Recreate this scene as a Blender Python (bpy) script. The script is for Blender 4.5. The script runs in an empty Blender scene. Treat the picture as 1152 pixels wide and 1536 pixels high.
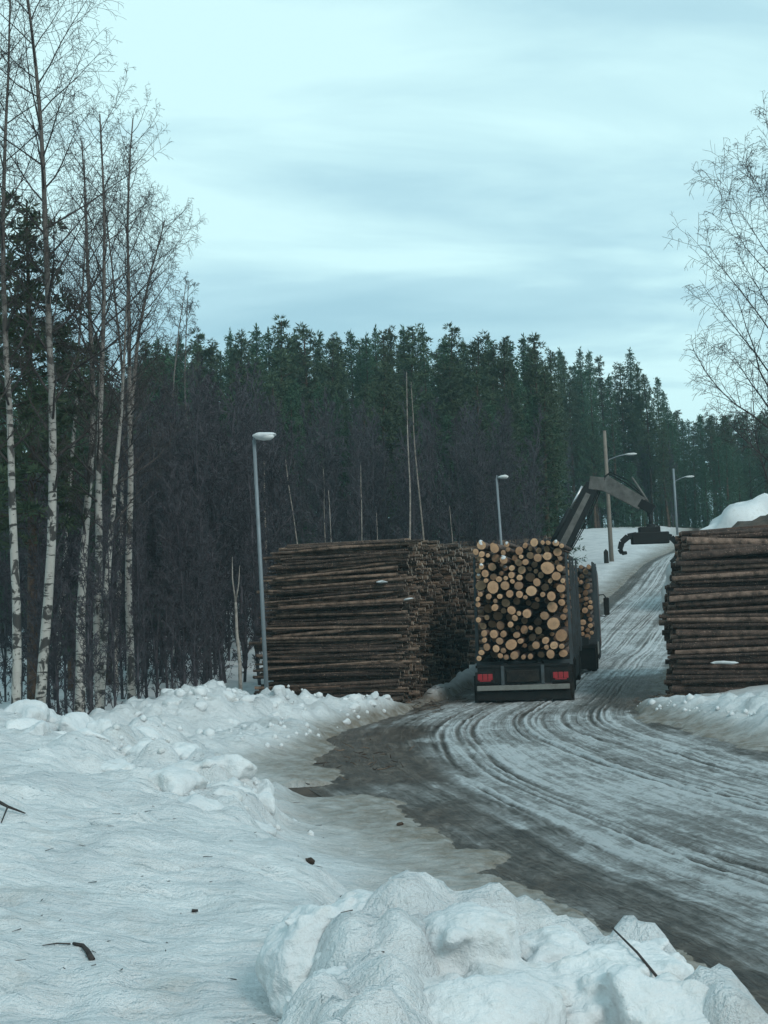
import bpy, bmesh, math, random
import numpy as np
from mathutils import Vector, Matrix, Quaternion

R = math.radians
S = bpy.context.scene
COL = S.collection

# ------------------------------------------------------------------ camera, sky, sun, exposure
CAM_H = 2.9
FPX = 2100.0                 # focal length in photo pixels (1152 x 1536)
PITCH = math.atan(127 / FPX)
ROLL = R(2.3)
_F = Vector((0, math.cos(PITCH), math.sin(PITCH)))
_R0 = Vector((1, 0, 0)); _U0 = Vector((0, -math.sin(PITCH), math.cos(PITCH)))
_RT = _R0 * math.cos(ROLL) - _U0 * math.sin(ROLL)
_UP = _R0 * math.sin(ROLL) + _U0 * math.cos(ROLL)
cam_d = bpy.data.cameras.new('camera'); cam = bpy.data.objects.new('camera', cam_d); COL.objects.link(cam)
cam_d.sensor_fit = 'VERTICAL'; cam_d.sensor_height = 36; cam_d.sensor_width = 27
cam_d.lens = 36 * FPX / 1536
cam_d.clip_start = 0.1; cam_d.clip_end = 3000
m = Matrix((_RT, _UP, -_F)).transposed().to_4x4(); m.translation = (0, 0, CAM_H)
cam.matrix_world = m
S.camera = cam

SUN_AZ, SUN_EL = R(148), R(36)        # sun veiled by cloud, behind the camera on the right
w = bpy.data.worlds.new('World'); S.world = w; w.use_nodes = True
nt = w.node_tree; N = nt.nodes; L = nt.links; N.clear()
def wn(t, **k):
    n = N.new(t)
    for a, b in k.items(): setattr(n, a, b)
    return n
out = wn('ShaderNodeOutputWorld'); bg = wn('ShaderNodeBackground'); bg.inputs['Strength'].default_value = 0.1
sky = wn('ShaderNodeTexSky', sky_type='NISHITA', sun_disc=False)
sky.sun_elevation = SUN_EL; sky.sun_rotation = SUN_AZ % (2 * math.pi); sky.air_density = 1.0; sky.dust_density = 2.0
tc = wn('ShaderNodeTexCoord'); sx = wn('ShaderNodeSeparateXYZ'); L.new(tc.outputs['Generated'], sx.inputs[0])
def wm(op, a, b=None):
    n = wn('ShaderNodeMath', operation=op)
    for i, v in enumerate((a, b)):
        if v is None: continue
        if isinstance(v, (int, float)): n.inputs[i].default_value = v
        else: L.new(v, n.inputs[i])
    return n.outputs[0]
zc = wm('ADD', wm('MAXIMUM', sx.outputs['Z'], 0.0), 0.10)
cu = wm('DIVIDE', sx.outputs['X'], zc); cv = wm('DIVIDE', sx.outputs['Y'], zc)
cx = wn('ShaderNodeCombineXYZ')
L.new(wm('ADD', wm('MULTIPLY', cu, 0.55), wm('MULTIPLY', cv, -0.10)), cx.inputs[0]); L.new(wm('MULTIPLY', cv, 1.0), cx.inputs[1])
def cnoise(scale, detail, rough, dist, off):
    mp = wn('ShaderNodeMapping'); mp.inputs['Location'].default_value = off; L.new(cx.outputs[0], mp.inputs['Vector'])
    n = wn('ShaderNodeTexNoise'); n.inputs['Scale'].default_value = scale; n.inputs['Detail'].default_value = detail
    n.inputs['Roughness'].default_value = rough; n.inputs['Distortion'].default_value = dist
    L.new(mp.outputs[0], n.inputs['Vector']); return n.outputs['Fac']
n1 = cnoise(0.55, 5, 0.5, 0.5, (20.4, 3.8, 0)); n2 = cnoise(1.6, 6, 0.55, 0.8, (6.6, 6.0, 0))
dens = wm('ADD', wm('MULTIPLY', n1, 0.68), wm('MULTIPLY', n2, 0.32))
rp = wn('ShaderNodeValToRGB'); L.new(dens, rp.inputs[0])
cr = rp.color_ramp; cr.elements[0].position = 0.415; cr.elements[1].position = 0.575
cr.elements[0].color = (0.315, 0.525, 0.61, 1); cr.elements[1].color = (0.56, 0.81, 0.83, 1)
e = cr.elements.new(0.50); e.color = (0.40, 0.625, 0.695, 1)
sc10 = wn('ShaderNodeVectorMath', operation='SCALE'); sc10.inputs['Scale'].default_value = 10.0; L.new(rp.outputs[0], sc10.inputs[0])
mix = wn('ShaderNodeMix', data_type='RGBA'); mix.inputs['Factor'].default_value = 0.92
L.new(sky.outputs[0], mix.inputs['A']); L.new(sc10.outputs[0], mix.inputs['B'])
L.new(mix.outputs['Result'], bg.inputs['Color']); L.new(bg.outputs[0], out.inputs[0])

sun_d = bpy.data.lights.new('sun', 'SUN'); sun = bpy.data.objects.new('sun', sun_d); COL.objects.link(sun)
sun_d.energy = 1.15; sun_d.angle = R(18); sun_d.color = (1.0, 0.97, 0.93)
sd = Vector((math.sin(SUN_AZ) * math.cos(SUN_EL), math.cos(SUN_AZ) * math.cos(SUN_EL), math.sin(SUN_EL)))
sun.rotation_euler = (-sd).to_track_quat('-Z', 'Y').to_euler(); sun.location = (10, -20, 40)

vs = S.view_settings
vs.view_transform = 'Standard'; vs.look = 'None'; vs.exposure = 0.40; vs.gamma = 1.0; vs.use_curve_mapping = False
S.cycles.max_bounces = 5; S.cycles.diffuse_bounces = 3; S.cycles.glossy_bounces = 2
S.cycles.transparent_max_bounces = 4; S.cycles.caustics_reflective = False; S.cycles.caustics_refractive = False

def at_depth(px, py, d):
    v = _RT * (px - 576) + _UP * (768 - py) + _F * FPX
    return Vector((v.x / v.y * d, d, CAM_H + v.z / v.y * d))
def at_height(px, py, z=0.0):
    v = _RT * (px - 576) + _UP * (768 - py) + _F * FPX
    k = (z - CAM_H) / v.z
    return Vector((v.x * k, v.y * k, z))

# ------------------------------------------------------------------ numpy noise
def _h(ix, iy, s):
    n = (ix.astype(np.int64) * 374761393 + iy.astype(np.int64) * 668265263 + s * 2147483647) & 0xffffffff
    n = ((n ^ (n >> 13)) * 1274126177) & 0xffffffff
    n = ((n ^ (n >> 15)) * 2246822519) & 0xffffffff
    return ((n ^ (n >> 16)) & 0xffffff) / float(0xffffff)
def vnoise(x, y, s=0):
    ix = np.floor(x); iy = np.floor(y); fx = x - ix; fy = y - iy
    fx = fx * fx * fx * (fx * (fx * 6 - 15) + 10); fy = fy * fy * fy * (fy * (fy * 6 - 15) + 10)
    a = _h(ix, iy, s); b = _h(ix + 1, iy, s); c = _h(ix, iy + 1, s); d = _h(ix + 1, iy + 1, s)
    return (a + (b - a) * fx) * (1 - fy) + (c + (d - c) * fx) * fy
def fbm(x, y, s=0, o=4, g=0.5):
    t = np.zeros_like(x); a = 1.0; n = 0.0
    for i in range(o):
        t += a * (vnoise(x * 2 ** i + 17.3 * i, y * 2 ** i - 9.1 * i, s + i) * 2 - 1); n += a; a *= g
    return t / n
def worley(x, y, s=0):
    ix = np.floor(x); iy = np.floor(y); best = np.full_like(x, 9.0)
    for dx in (-1, 0, 1):
        for dy in (-1, 0, 1):
            cx_ = ix + dx; cy_ = iy + dy
            d = (cx_ + _h(cx_, cy_, s) - x) ** 2 + (cy_ + _h(cx_, cy_, s + 7) - y) ** 2
            best = np.minimum(best, d)
    return np.sqrt(best)
def ss(a, b, x):
    t = np.clip((x - a) / (b - a), 0, 1); return t * t * (3 - 2 * t)

# ------------------------------------------------------------------ materials
def mat(name):
    mt = bpy.data.materials.new(name); mt.use_nodes = True
    t = mt.node_tree; b = t.nodes['Principled BSDF']
    return mt, t, b
class NB:
    def __init__(s, t): s.t = t
    def n(s, ty, **k):
        o = s.t.nodes.new(ty)
        for a, b in k.items(): setattr(o, a, b)
        return o
    def link(s, a, b): s.t.links.new(a, b)
    def put(s, sock, v):
        if v is None: return
        if hasattr(v, 'is_linked'): s.link(v, sock)
        else: sock.default_value = v
    def math(s, op, a, b=None, c=None, clamp=False):
        o = s.n('ShaderNodeMath', operation=op, use_clamp=clamp)
        s.put(o.inputs[0], a); s.put(o.inputs[1], b); s.put(o.inputs[2], c); return o.outputs[0]
    def noise(s, vec, scale, detail=4, rough=0.55, dist=0.0):
        o = s.n('ShaderNodeTexNoise'); s.put(o.inputs['Vector'], vec)
        o.inputs['Scale'].default_value = scale; o.inputs['Detail'].default_value = detail
        o.inputs['Roughness'].default_value = rough; o.inputs['Distortion'].default_value = dist
        return o.outputs['Fac']
    def mapping(s, vec, scale=(1, 1, 1), loc=(0, 0, 0)):
        o = s.n('ShaderNodeMapping'); s.put(o.inputs['Vector'], vec); o.inputs['Scale'].default_value = scale
        o.inputs['Location'].default_value = loc; return o.outputs[0]
    def ramp(s, fac, *stops):
        o = s.n('ShaderNodeValToRGB'); s.put(o.inputs[0], fac); c = o.color_ramp
        while len(c.elements) < len(stops): c.elements.new(0.5)
        for e_, (p, col) in zip(c.elements, stops):
            e_.position = p; e_.color = (*col, 1) if isinstance(col, tuple) else (col, col, col, 1)
        return o.outputs[0]
    def mix(s, f, a, b):
        o = s.n('ShaderNodeMix', data_type='RGBA')
        s.put(o.inputs['Factor'], f)
        for k, v in (('A', a), ('B', b)):
            if isinstance(v, tuple): o.inputs[k].default_value = (*v, 1)
            else: s.link(v, o.inputs[k])
        return o.outputs['Result']
    def obj(s): return s.n('ShaderNodeTexCoord').outputs['Object']
    def pos(s): return s.n('ShaderNodeNewGeometry').outputs['Position']
    def island(s): return s.n('ShaderNodeNewGeometry').outputs['Random Per Island']
    def rnd(s): return s.n('ShaderNodeObjectInfo').outputs['Random']
    def attr(s, name): return s.n('ShaderNodeAttribute', attribute_name=name).outputs['Fac']
    def bump(s, h, strength=0.5, dist=0.02):
        o = s.n('ShaderNodeBump'); s.put(o.inputs['Height'], h); o.inputs['Strength'].default_value = strength
        o.inputs['Distance'].default_value = dist; return o.outputs[0]

def m_snow(name='snow', dirt=True, bs=.9):
    mt, t, b = mat(name); q = NB(t); p = q.pos()
    n1 = q.noise(p, 1.3, 5); n2 = q.noise(p, 9, 5, 0.6); n3 = q.noise(p, 45, 3, 0.6)
    clean = q.mix(q.ramp(n1, (0.35, 0.0), (0.7, 1.0)), (0.57, 0.585, 0.59), (0.74, 0.745, 0.74))
    clean = q.mix(q.math('MULTIPLY', q.ramp(n2, (0.52, 0.0), (0.74, 1.0)), 0.35), clean, (0.50, 0.49, 0.46))
    if dirt:
        d = q.attr('dirt')
        smear = q.ramp(q.noise(p, 1.7, 7, 0.7), (0.55, 0.0), (0.74, 1.0)); clean = q.mix(q.math('MULTIPLY', smear, .40), clean, (0.36, 0.335, 0.29))
        f = q.math('ADD', d, q.math('MULTIPLY', q.math('SUBTRACT', q.noise(p, 3.5, 6, 0.65), 0.5), q.math('MULTIPLY', d, 1.6)), clamp=True)
        col = q.mix(f, clean, q.mix(n2, (0.11, 0.082, 0.056), (0.30, 0.26, 0.21)))
        speck = q.ramp(q.noise(p, 22, 2, 0.5), (0.70, 0.0), (0.76, 1.0))
        col = q.mix(q.math('MULTIPLY', speck, q.math('ADD', 0.06, q.math('MULTIPLY', d, 0.7), clamp=True)), col, (0.06, 0.05, 0.04))
    else:
        speck = q.ramp(q.noise(p, 26, 3, 0.6), (0.66, 0.0), (0.74, 1.0)); smear = q.ramp(q.noise(p, 2.6, 6, 0.7), (0.52, 0.0), (0.70, 1.0))
        col = q.mix(q.math('MULTIPLY', smear, .45), clean, (0.36, 0.34, 0.30)); col = q.mix(q.math('MULTIPLY', speck, q.math('ADD', .10, q.math('MULTIPLY', smear, .6))), col, (0.10, 0.085, 0.065))
    q.put(b.inputs['Base Color'], col); b.inputs['Roughness'].default_value = 0.62
    b.inputs['Specular IOR Level'].default_value = 0.35
    hh = q.math('ADD', q.math('MULTIPLY', n2, 0.6), q.math('MULTIPLY', n3, 0.35))
    st = q.noise(q.mapping(p, (2.2, 7.0, 5.0)), 1.0, 6, 0.62, 0.7)
    hh = q.math('ADD', hh, q.math('MULTIPLY', st, 1.3))
    q.put(b.inputs['Normal'], q.bump(hh, bs, 0.085))
    return mt
def m_dirt():
    mt, t, b = mat('bare_earth'); q = NB(t); p = q.pos()
    n = q.noise(p, 2.2, 6, 0.65); g = q.noise(p, 30, 4, 0.7)
    col = q.ramp(n, (0.3, (0.034, 0.021, 0.013)), (0.52, (0.078, 0.048, 0.030)), (0.75, (0.12, 0.080, 0.052)))
    col = q.mix(q.ramp(g, (0.6, 0.0), (0.72, 0.6)), col, (0.16, 0.135, 0.11))
    q.put(b.inputs['Base Color'], col); b.inputs['Roughness'].default_value = 0.75
    q.put(b.inputs['Normal'], q.bump(q.math('ADD', n, g), 0.8, 0.05)); return mt
def m_road():
    mt, t, b = mat('icy_road'); q = NB(t)
    uv = q.n('ShaderNodeTexCoord').outputs['UV']; p = q.pos()
    st1 = q.noise(q.mapping(uv, (0.035, 2.4, 1)), 1.0, 4, 0.55, 0.15)
    st2 = q.noise(q.mapping(uv, (0.09, 11.0, 1), (4, 2, 0)), 1.0, 5, 0.6, 0.15)
    st3 = q.noise(q.mapping(uv, (0.7, 34.0, 1), (1, 7, 0)), 1.0, 5, 0.65, 0.3)
    pat = q.noise(p, 0.45, 6, 0.6, 0.5); fine = q.noise(p, 11, 8, 0.75); crumb = q.noise(q.mapping(p, (1.0, .45, 1)), 4.0, 8, 0.7, 0.5)
    mud = q.attr('mud'); rut = q.attr('rut')
    def c(v, k): return q.math('MULTIPLY', q.math('SUBTRACT', v, 0.5), k)
    ice_f = q.math('ADD', q.math('ADD', c(st1, 0.85), c(st2, 0.55)), q.math('ADD', c(st3, 0.35), c(pat, 0.60)))
    ice_f = q.math('ADD', ice_f, q.math('ADD', c(fine, 0.62), c(crumb, 0.62)))
    ice_f = q.math('ADD', ice_f, q.math('MULTIPLY', rut, 0.32))
    ice_f = q.math('ADD', q.math('SUBTRACT', ice_f, q.math('MULTIPLY', mud, 0.36)), 0.66)
    col = q.ramp(ice_f, (0.22, (0.022, 0.017, 0.013)), (0.36, (0.070, 0.058, 0.046)), (0.46, (0.17, 0.155, 0.14)), (0.58, (0.30, 0.295, 0.285)), (0.76, (0.62, 0.63, 0.63)))
    col = q.mix(q.ramp(mud, (0.45, 0.0), (1.0, 0.85)), col, q.ramp(q.math('ADD', q.math('MULTIPLY', crumb, .6), q.math('MULTIPLY', fine, .4)), (0.38, (0.022, 0.013, 0.008)), (0.50, (0.075, 0.048, 0.031)), (0.57, (0.15, 0.105, 0.072)), (0.66, (0.30, 0.27, 0.24))))
    q.put(b.inputs['Base Color'], col)
    q.put(b.inputs['Roughness'], q.ramp(ice_f, (0.28, 0.32), (0.45, 0.45), (0.6, 0.65)))
    b.inputs['Specular IOR Level'].default_value = 0.4
    hh = q.math('ADD', st2, q.math('ADD', q.math('MULTIPLY', st3, 0.8), q.math('ADD', q.math('MULTIPLY', fine, 0.8), crumb)))
    q.put(b.inputs['Normal'], q.bump(hh, 1.0, 0.08)); return mt
def m_bark(name, c0, c1, c2, per_island=False, flake=1.0):
    mt, t, b = mat(name); q = NB(t); o = q.obj()
    r = q.island() if per_island else q.rnd()
    p = q.pos()
    n = q.noise(p, 5, 5, 0.65); f = q.noise(p, 26, 4, 0.7)
    base = q.ramp(r, (0.0, c0), (0.5, c1), (1.0, c2))
    dark = tuple(x * 0.35 for x in c0)
    col = q.mix(q.ramp(n, (0.34, 0.85), (0.62, 0.0)), base, dark)
    col = q.mix(q.math('MULTIPLY', q.ramp(f, (0.58, 0.0), (0.72, 1.0)), 0.55 * flake), col, tuple(min(1, x * 2.6 + 0.02) for x in c2))
    q.put(b.inputs['Base Color'], col); b.inputs['Roughness'].default_value = 0.85; b.inputs['Specular IOR Level'].default_value = 0.25
    q.put(b.inputs['Normal'], q.bump(q.math('ADD', n, f), 0.8, 0.03)); return mt
def m_cut(name, c0, c1, c2, per_island=False):
    mt, t, b = mat(name); q = NB(t); o = q.obj(); r = q.island() if per_island else q.rnd()
    base = q.ramp(r, (0.0, c0), (0.45, c1), (1.0, c2))
    ln = q.n('ShaderNodeVectorMath', operation='LENGTH'); q.link(o, ln.inputs[0])
    n = q.noise(o, 2.5, 4, 0.6)
    ring = q.math('SINE', q.math('MULTIPLY', q.math('ADD', ln.outputs['Value'], q.math('MULTIPLY', n, 0.12)), 42.0))
    col = q.mix(q.math('MULTIPLY', q.math('ADD', ring, 1.0), 0.10), base, tuple(x * 0.4 for x in c0))
    if not per_island:
        heart = q.ramp(q.math('ADD', ln.outputs['Value'], q.math('MULTIPLY', q.math('SUBTRACT', n, 0.5), 0.5)), (0.35, 0.32), (0.62, 0.0))
        col = q.mix(heart, col, tuple(x * 0.62 for x in c1))
    col = q.mix(q.ramp(q.noise(q.pos(), 14, 4, 0.6), (0.5, 0.0), (0.75, 0.45)), col, tuple(x * 0.35 for x in c0))
    q.put(b.inputs['Base Color'], col); b.inputs['Roughness'].default_value = 0.75; return mt
def m_birch():
    mt, t, b = mat('birch_bark'); q = NB(t); p = q.pos(); o = q.obj()
    band = q.noise(q.mapping(p, (2.5, 2.5, 11)), 1.0, 4, 0.6, 0.4)
    patch = q.noise(q.mapping(p, (3.0, 3.0, 2.2), (5, 3, 1)), 1.0, 4, 0.65, 0.8)
    f = q.math('MAXIMUM', q.ramp(band, (0.56, 0.0), (0.62, 1.0)), q.ramp(patch, (0.52, 0.0), (0.57, 1.0)))
    white = q.mix(q.noise(p, 4, 3), (0.24, 0.22, 0.195), (0.46, 0.43, 0.39))
    hgt = q.n('ShaderNodeSeparateXYZ'); q.link(o, hgt.inputs[0])
    up = q.ramp(q.math('DIVIDE', hgt.outputs['Z'], 16.0), (0.30, 0.0), (0.60, 0.9))
    col = q.mix(f, white, (0.030, 0.026, 0.023))
    col = q.mix(up, col, (0.075, 0.057, 0.048))
    q.put(b.inputs['Base Color'], col); b.inputs['Roughness'].default_value = 0.7
    q.put(b.inputs['Normal'], q.bump(band, 0.4, 0.02)); return mt
def m_plain(name, col, rough=0.5, metal=0.0, grime=0.4, gcol=(0.05, 0.042, 0.035), spec=0.5):
    mt, t, b = mat(name); q = NB(t); p = q.obj()
    n = q.noise(p, 4, 6, 0.65); n2 = q.noise(p, 40, 3, 0.6)
    c = q.mix(q.math('MULTIPLY', q.ramp(n, (0.38, 0.0), (0.68, 1.0)), grime), col, gcol)
    c = q.mix(q.math('MULTIPLY', q.ramp(n2, (0.5, 0.0), (0.8, 1.0)), grime * 0.5), c, tuple(min(1, x * 1.6 + 0.02) for x in gcol))
    q.put(b.inputs['Base Color'], c); q.put(b.inputs['Roughness'], q.ramp(n, (0.3, rough), (0.7, min(1, rough + 0.25))))
    b.inputs['Metallic'].default_value = metal; b.inputs['Specular IOR Level'].default_value = spec; return mt
def m_leaf(name, c0, c1):
    mt, t, b = mat(name); q = NB(t)
    a = q.ramp(q.island(), (0.0, c0), (1.0, c1))
    col = q.mix(q.math('MULTIPLY', q.rnd(), 0.55), a, tuple(x * y for x, y in zip(c0, (1.25, 0.85, 0.8))))
    q.put(b.inputs['Base Color'], col); b.inputs['Roughness'].default_value = 0.8; b.inputs['Specular IOR Level'].default_value = 0.2
    return mt
M = dict(
    snow=m_snow('snow'), snow_clean=m_snow('clean_snow', False, .45), dirt=m_dirt(), road=m_road(),
    bark_pulp=m_bark('weathered_bark', (0.034, 0.024, 0.020), (0.10, 0.068, 0.052), (0.27, 0.18, 0.13)),
    bark_pulp_i=m_bark('weathered_bark_stack', (0.040, 0.028, 0.022), (0.11, 0.075, 0.055), (0.26, 0.175, 0.12), True),
    bark_saw=m_bark('pine_bark', (0.042, 0.029, 0.024), (0.11, 0.071, 0.055), (0.25, 0.165, 0.125)),
    bark_saw_i=m_bark('pine_bark_stack', (0.055, 0.034, 0.026), (0.10, 0.058, 0.042), (0.17, 0.10, 0.068), True),
    cut=m_cut('fresh_cut_wood', (0.22, 0.125, 0.068), (0.44, 0.25, 0.135), (0.56, 0.35, 0.20)),
    cut_i=m_cut('fresh_cut_wood_stack', (0.25, 0.15, 0.085), (0.44, 0.27, 0.155), (0.54, 0.36, 0.22), True),
    cut_old=m_cut('weathered_cut_wood', (0.09, 0.068, 0.052), (0.22, 0.17, 0.13), (0.44, 0.35, 0.27)),
    cut_old_i=m_cut('weathered_cut_wood_stack', (0.08, 0.064, 0.052), (0.22, 0.18, 0.145), (0.46, 0.38, 0.30), True),
    birch=m_birch(),
    twig=m_bark('birch_twigs', (0.045, 0.036, 0.034), (0.066, 0.054, 0.050), (0.09, 0.073, 0.068), True, 0.2),
    thicket=m_bark('thicket_twigs', (0.054, 0.049, 0.058), (0.076, 0.070, 0.080), (0.105, 0.096, 0.105), True, 0.2),
    pale_stem=m_bark('pale_stem_bark', (0.30, 0.25, 0.21), (0.36, 0.31, 0.27), (0.42, 0.37, 0.33), False, 0.5),
    trunk=m_bark('conifer_bark', (0.045, 0.032, 0.025), (0.07, 0.046, 0.034), (0.11, 0.068, 0.045)),
    spruce=m_leaf('spruce_needles', (0.022, 0.056, 0.035), (0.066, 0.128, 0.066)),
    pine=m_leaf('pine_needles', (0.034, 0.058, 0.036), (0.080, 0.112, 0.058)),
    steel=m_plain('galvanised_steel', (0.20, 0.23, 0.25), 0.5, 0.35, 0.25, (0.16, 0.16, 0.15)),
    wood_pole=m_plain('grey_wood_pole', (0.20, 0.17, 0.14), 0.85, 0, 0.4, (0.09, 0.07, 0.055)),
    lamp_white=m_plain('lamp_housing', (0.62, 0.62, 0.60), 0.5, 0, 0.15),
    frame=m_plain('dirty_chassis', (0.008, 0.010, 0.011), 0.7, 0, 0.45, (0.032, 0.027, 0.022), .12),
    alu=m_plain('dirty_aluminium', (0.20, 0.20, 0.18), 0.5, 0.3, 0.5, (0.075, 0.062, 0.05)),
    stake=m_plain('steel_stake', (0.060, 0.075, 0.082), 0.6, 0.1, 0.5, (0.04, 0.034, 0.028), .2),
    tyre=m_plain('muddy_tyre', (0.010, 0.010, 0.010), 0.85, 0, 0.5, (0.05, 0.041, 0.032), .15),
    red_lamp=m_plain('red_lamp_glass', (0.30, 0.008, 0.014), 0.3, 0, 0.25, (0.08, 0.02, 0.02)),
    crane=m_plain('crane_paint', (0.010, 0.012, 0.013), 0.6, 0, 0.15, (0.06, 0.056, 0.05), .2),
    crane_grey=m_plain('worn_grey_paint', (0.14, 0.135, 0.125), 0.7, 0, 0.6, (0.035, 0.032, 0.03), .2),
    chrome=m_plain('bright_rod', (0.6, 0.6, 0.6), 0.25, 0.9, 0.1),
    cab=m_plain('cab_paint', (0.10, 0.045, 0.035), 0.5, 0, 0.6),
    glass=m_plain('dark_glass', (0.01, 0.012, 0.014), 0.08, 0, 0.1),
    heap=m_dirt(),
)
M['heap'].name = 'gravel_heap'

# ------------------------------------------------------------------ mesh helpers
class MB:
    def __init__(s): s.v = []; s.f = []
    def add(s, verts, faces):
        n = len(s.v); s.v.extend(verts); s.f.extend(tuple(i + n for i in f) for f in faces)
    def tube(s, pts, rad, n=6, cap=True, ph=0.0):
        base = len(s.v); k = len(pts); ref = None
        for i in range(k):
            a = pts[max(i - 1, 0)]; b = pts[min(i + 1, k - 1)]
            t = (b - a)
            if t.length < 1e-9: t = Vector((0, 0, 1))
            t.normalize()
            if ref is None:
                ref = t.cross(Vector((0, 0, 1)) if abs(t.z) < 0.9 else Vector((1, 0, 0))).normalized()
            else:
                ref = (ref - t * ref.dot(t))
                if ref.length < 1e-6: ref = t.orthogonal()
                ref.normalize()
            bi = t.cross(ref); r = rad[i]; p = pts[i]
            for j in range(n):
                an = ph + 2 * math.pi * j / n
                s.v.append(p + ref * (math.cos(an) * r) + bi * (math.sin(an) * r))
        for i in range(k - 1):
            o = base + i * n
            for j in range(n):
                j2 = (j + 1) % n
                s.f.append((o + j, o + j2, o + n + j2, o + n + j))
        if cap:
            s.f.append(tuple(base + j for j in reversed(range(n))))
            s.f.append(tuple(base + (k - 1) * n + j for j in range(n)))
    def box(s, c, d, rot=None):
        c = Vector(c); hx, hy, hz = d[0] / 2, d[1] / 2, d[2] / 2
        vs_ = [Vector((x, y, z)) for x in (-hx, hx) for y in (-hy, hy) for z in (-hz, hz)]
        if rot is not None: vs_ = [rot @ v for v in vs_]
        s.add([c + v for v in vs_], [(0, 1, 3, 2), (4, 6, 7, 5), (0, 4, 5, 1), (2, 3, 7, 6), (0, 2, 6, 4), (1, 5, 7, 3)])
    def beam(s, p0, p1, w0, h0, w1=None, h1=None, side=None):
        """rectangular tapering beam; h along the beam's own 'up', w along side"""
        p0 = Vector(p0); p1 = Vector(p1); w1 = w1 or w0; h1 = h1 or h0
        t = (p1 - p0).normalized(); sd_ = Vector(side) if side is not None else t.cross(Vector((0, 0, 1)))
        sd_ = (sd_ - t * sd_.dot(t)).normalized(); up = sd_.cross(t)
        vs_ = []
        for p, w_, h_ in ((p0, w0, h0), (p1, w1, h1)):
            for a, b in ((-1, -1), (1, -1), (1, 1), (-1, 1)): vs_.append(p + sd_ * (a * w_ / 2) + up * (b * h_ / 2))
        s.add(vs_, [(3, 2, 1, 0), (4, 5, 6, 7), (0, 1, 5, 4), (1, 2, 6, 5), (2, 3, 7, 6), (3, 0, 4, 7)])
    def mesh(s, name, smooth=False):
        me = bpy.data.meshes.new(name); me.from_pydata([tuple(v) for v in s.v], [], s.f); me.update()
        if smooth:
            me.polygons.foreach_set('use_smooth', [True] * len(me.polygons))
        return me
    def build(s, name, material, parent=None, smooth=False, bevel=0.0):
        o = link(name, s.mesh(name, smooth), material, parent)
        if bevel:
            b = o.modifiers.new('bevel', 'BEVEL'); b.width = bevel; b.segments = 2; b.limit_method = 'ANGLE'
        return o
def link(name, me, material=None, parent=None):
    if material is not None and not me.materials: me.materials.append(material)
    o = bpy.data.objects.new(name, me); COL.objects.link(o)
    if parent is not None: o.parent = parent
    return o
def empty(name, loc=(0, 0, 0), rz=0.0):
    o = bpy.data.objects.new(name, None); COL.objects.link(o); o.location = loc; o.rotation_euler = (0, 0, rz)
    o.empty_display_size = 0.3; return o
def tag(o, label=None, cat=None, group=None, kind=None):
    if label: o['label'] = label
    if cat: o['category'] = cat
    if group: o['group'] = group
    if kind: o['kind'] = kind
    return o
def grid_mesh(name, X, Y, Z, attrs=None, uv=None):
    ny, nx = X.shape
    co = np.stack([X, Y, Z], -1).reshape(-1, 3).astype(np.float32)
    i = np.arange(ny * nx).reshape(ny, nx)
    q = np.stack([i[:-1, :-1], i[:-1, 1:], i[1:, 1:], i[1:, :-1]], -1).reshape(-1, 4)
    me = bpy.data.meshes.new(name); nf = len(q)
    me.vertices.add(len(co)); me.vertices.foreach_set('co', co.ravel())
    me.loops.add(nf * 4); me.loops.foreach_set('vertex_index', q.ravel().astype(np.int32))
    me.polygons.add(nf); me.polygons.foreach_set('loop_start', np.arange(0, nf * 4, 4, dtype=np.int32))
    me.polygons.foreach_set('use_smooth', np.ones(nf, dtype=bool))
    me.update(calc_edges=True)
    for k, a in (attrs or {}).items():
        at_ = me.attributes.new(k, 'FLOAT', 'POINT'); at_.data.foreach_set('value', a.ravel().astype(np.float32))
    if uv is not None:
        ul = me.uv_layers.new(name='UVMap')
        u = np.stack([uv[0], uv[1]], -1).reshape(-1, 2)[q.ravel()].astype(np.float32)
        ul.data.foreach_set('uv', u.ravel())
    me.validate(); return me

# ------------------------------------------------------------------ terrain
def z_ground(x, y):
    x = np.asarray(x, float); y = np.asarray(y, float)
    z = np.interp(y, [0, 50, 57, 65, 76, 92, 105, 118, 130, 200, 600], [0, 0, .25, 0.95, 2.2, 4.1, 5.9, 7.6, 8.0, 8.6, 9.2])
    fac = 0.45 + 0.55 * ss(-30, 2, x)
    hill = 3.9 * np.exp(-(((x - 24) / 6.0) ** 2 + ((y - 84) / 9.0) ** 2))
    return z * fac + hill
def zg(x, y): return float(z_ground(x, y))
_YL = [-10, 5, 8, 10.3, 11.9, 13.5, 15.3, 18.5, 20.9, 23, 27, 30, 33, 35, 37, 42, 46, 53, 64, 76, 85, 92, 110, 135]
_XL = [5, 3.6, 2.8, 2.3, 2.0, 1.6, 1.0, .35, -.2, -.9, -1.25, -1.15, -.6, .1, 1.0, 2.0, 2.9, 4.7, 7.9, 12.0, 15.2, 18.0, 24, 31]
_YR = [-10, 10, 15, 21, 23, 28, 31, 34, 38, 46, 53, 64, 76, 92, 110, 135]
_XR = [16, 10, 8.2, 6.7, 6.25, 5.5, 5.4, 5.9, 6.9, 8.7, 10.4, 13.4, 17, 23.2, 30, 38]
_yt = np.arange(-10, 135.1, .25); _kg = np.exp(-(np.arange(-14, 15) * .25 / 1.5) ** 2); _kg /= _kg.sum()
_lt = np.convolve(np.pad(np.interp(_yt, _YL, _XL), 14, mode='reflect', reflect_type='odd'), _kg, 'valid'); _rt2 = np.convolve(np.pad(np.interp(_yt, _YR, _XR), 14, mode='reflect', reflect_type='odd'), _kg, 'valid')
def road_l(y): return np.interp(y, _yt, _lt)
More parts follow.
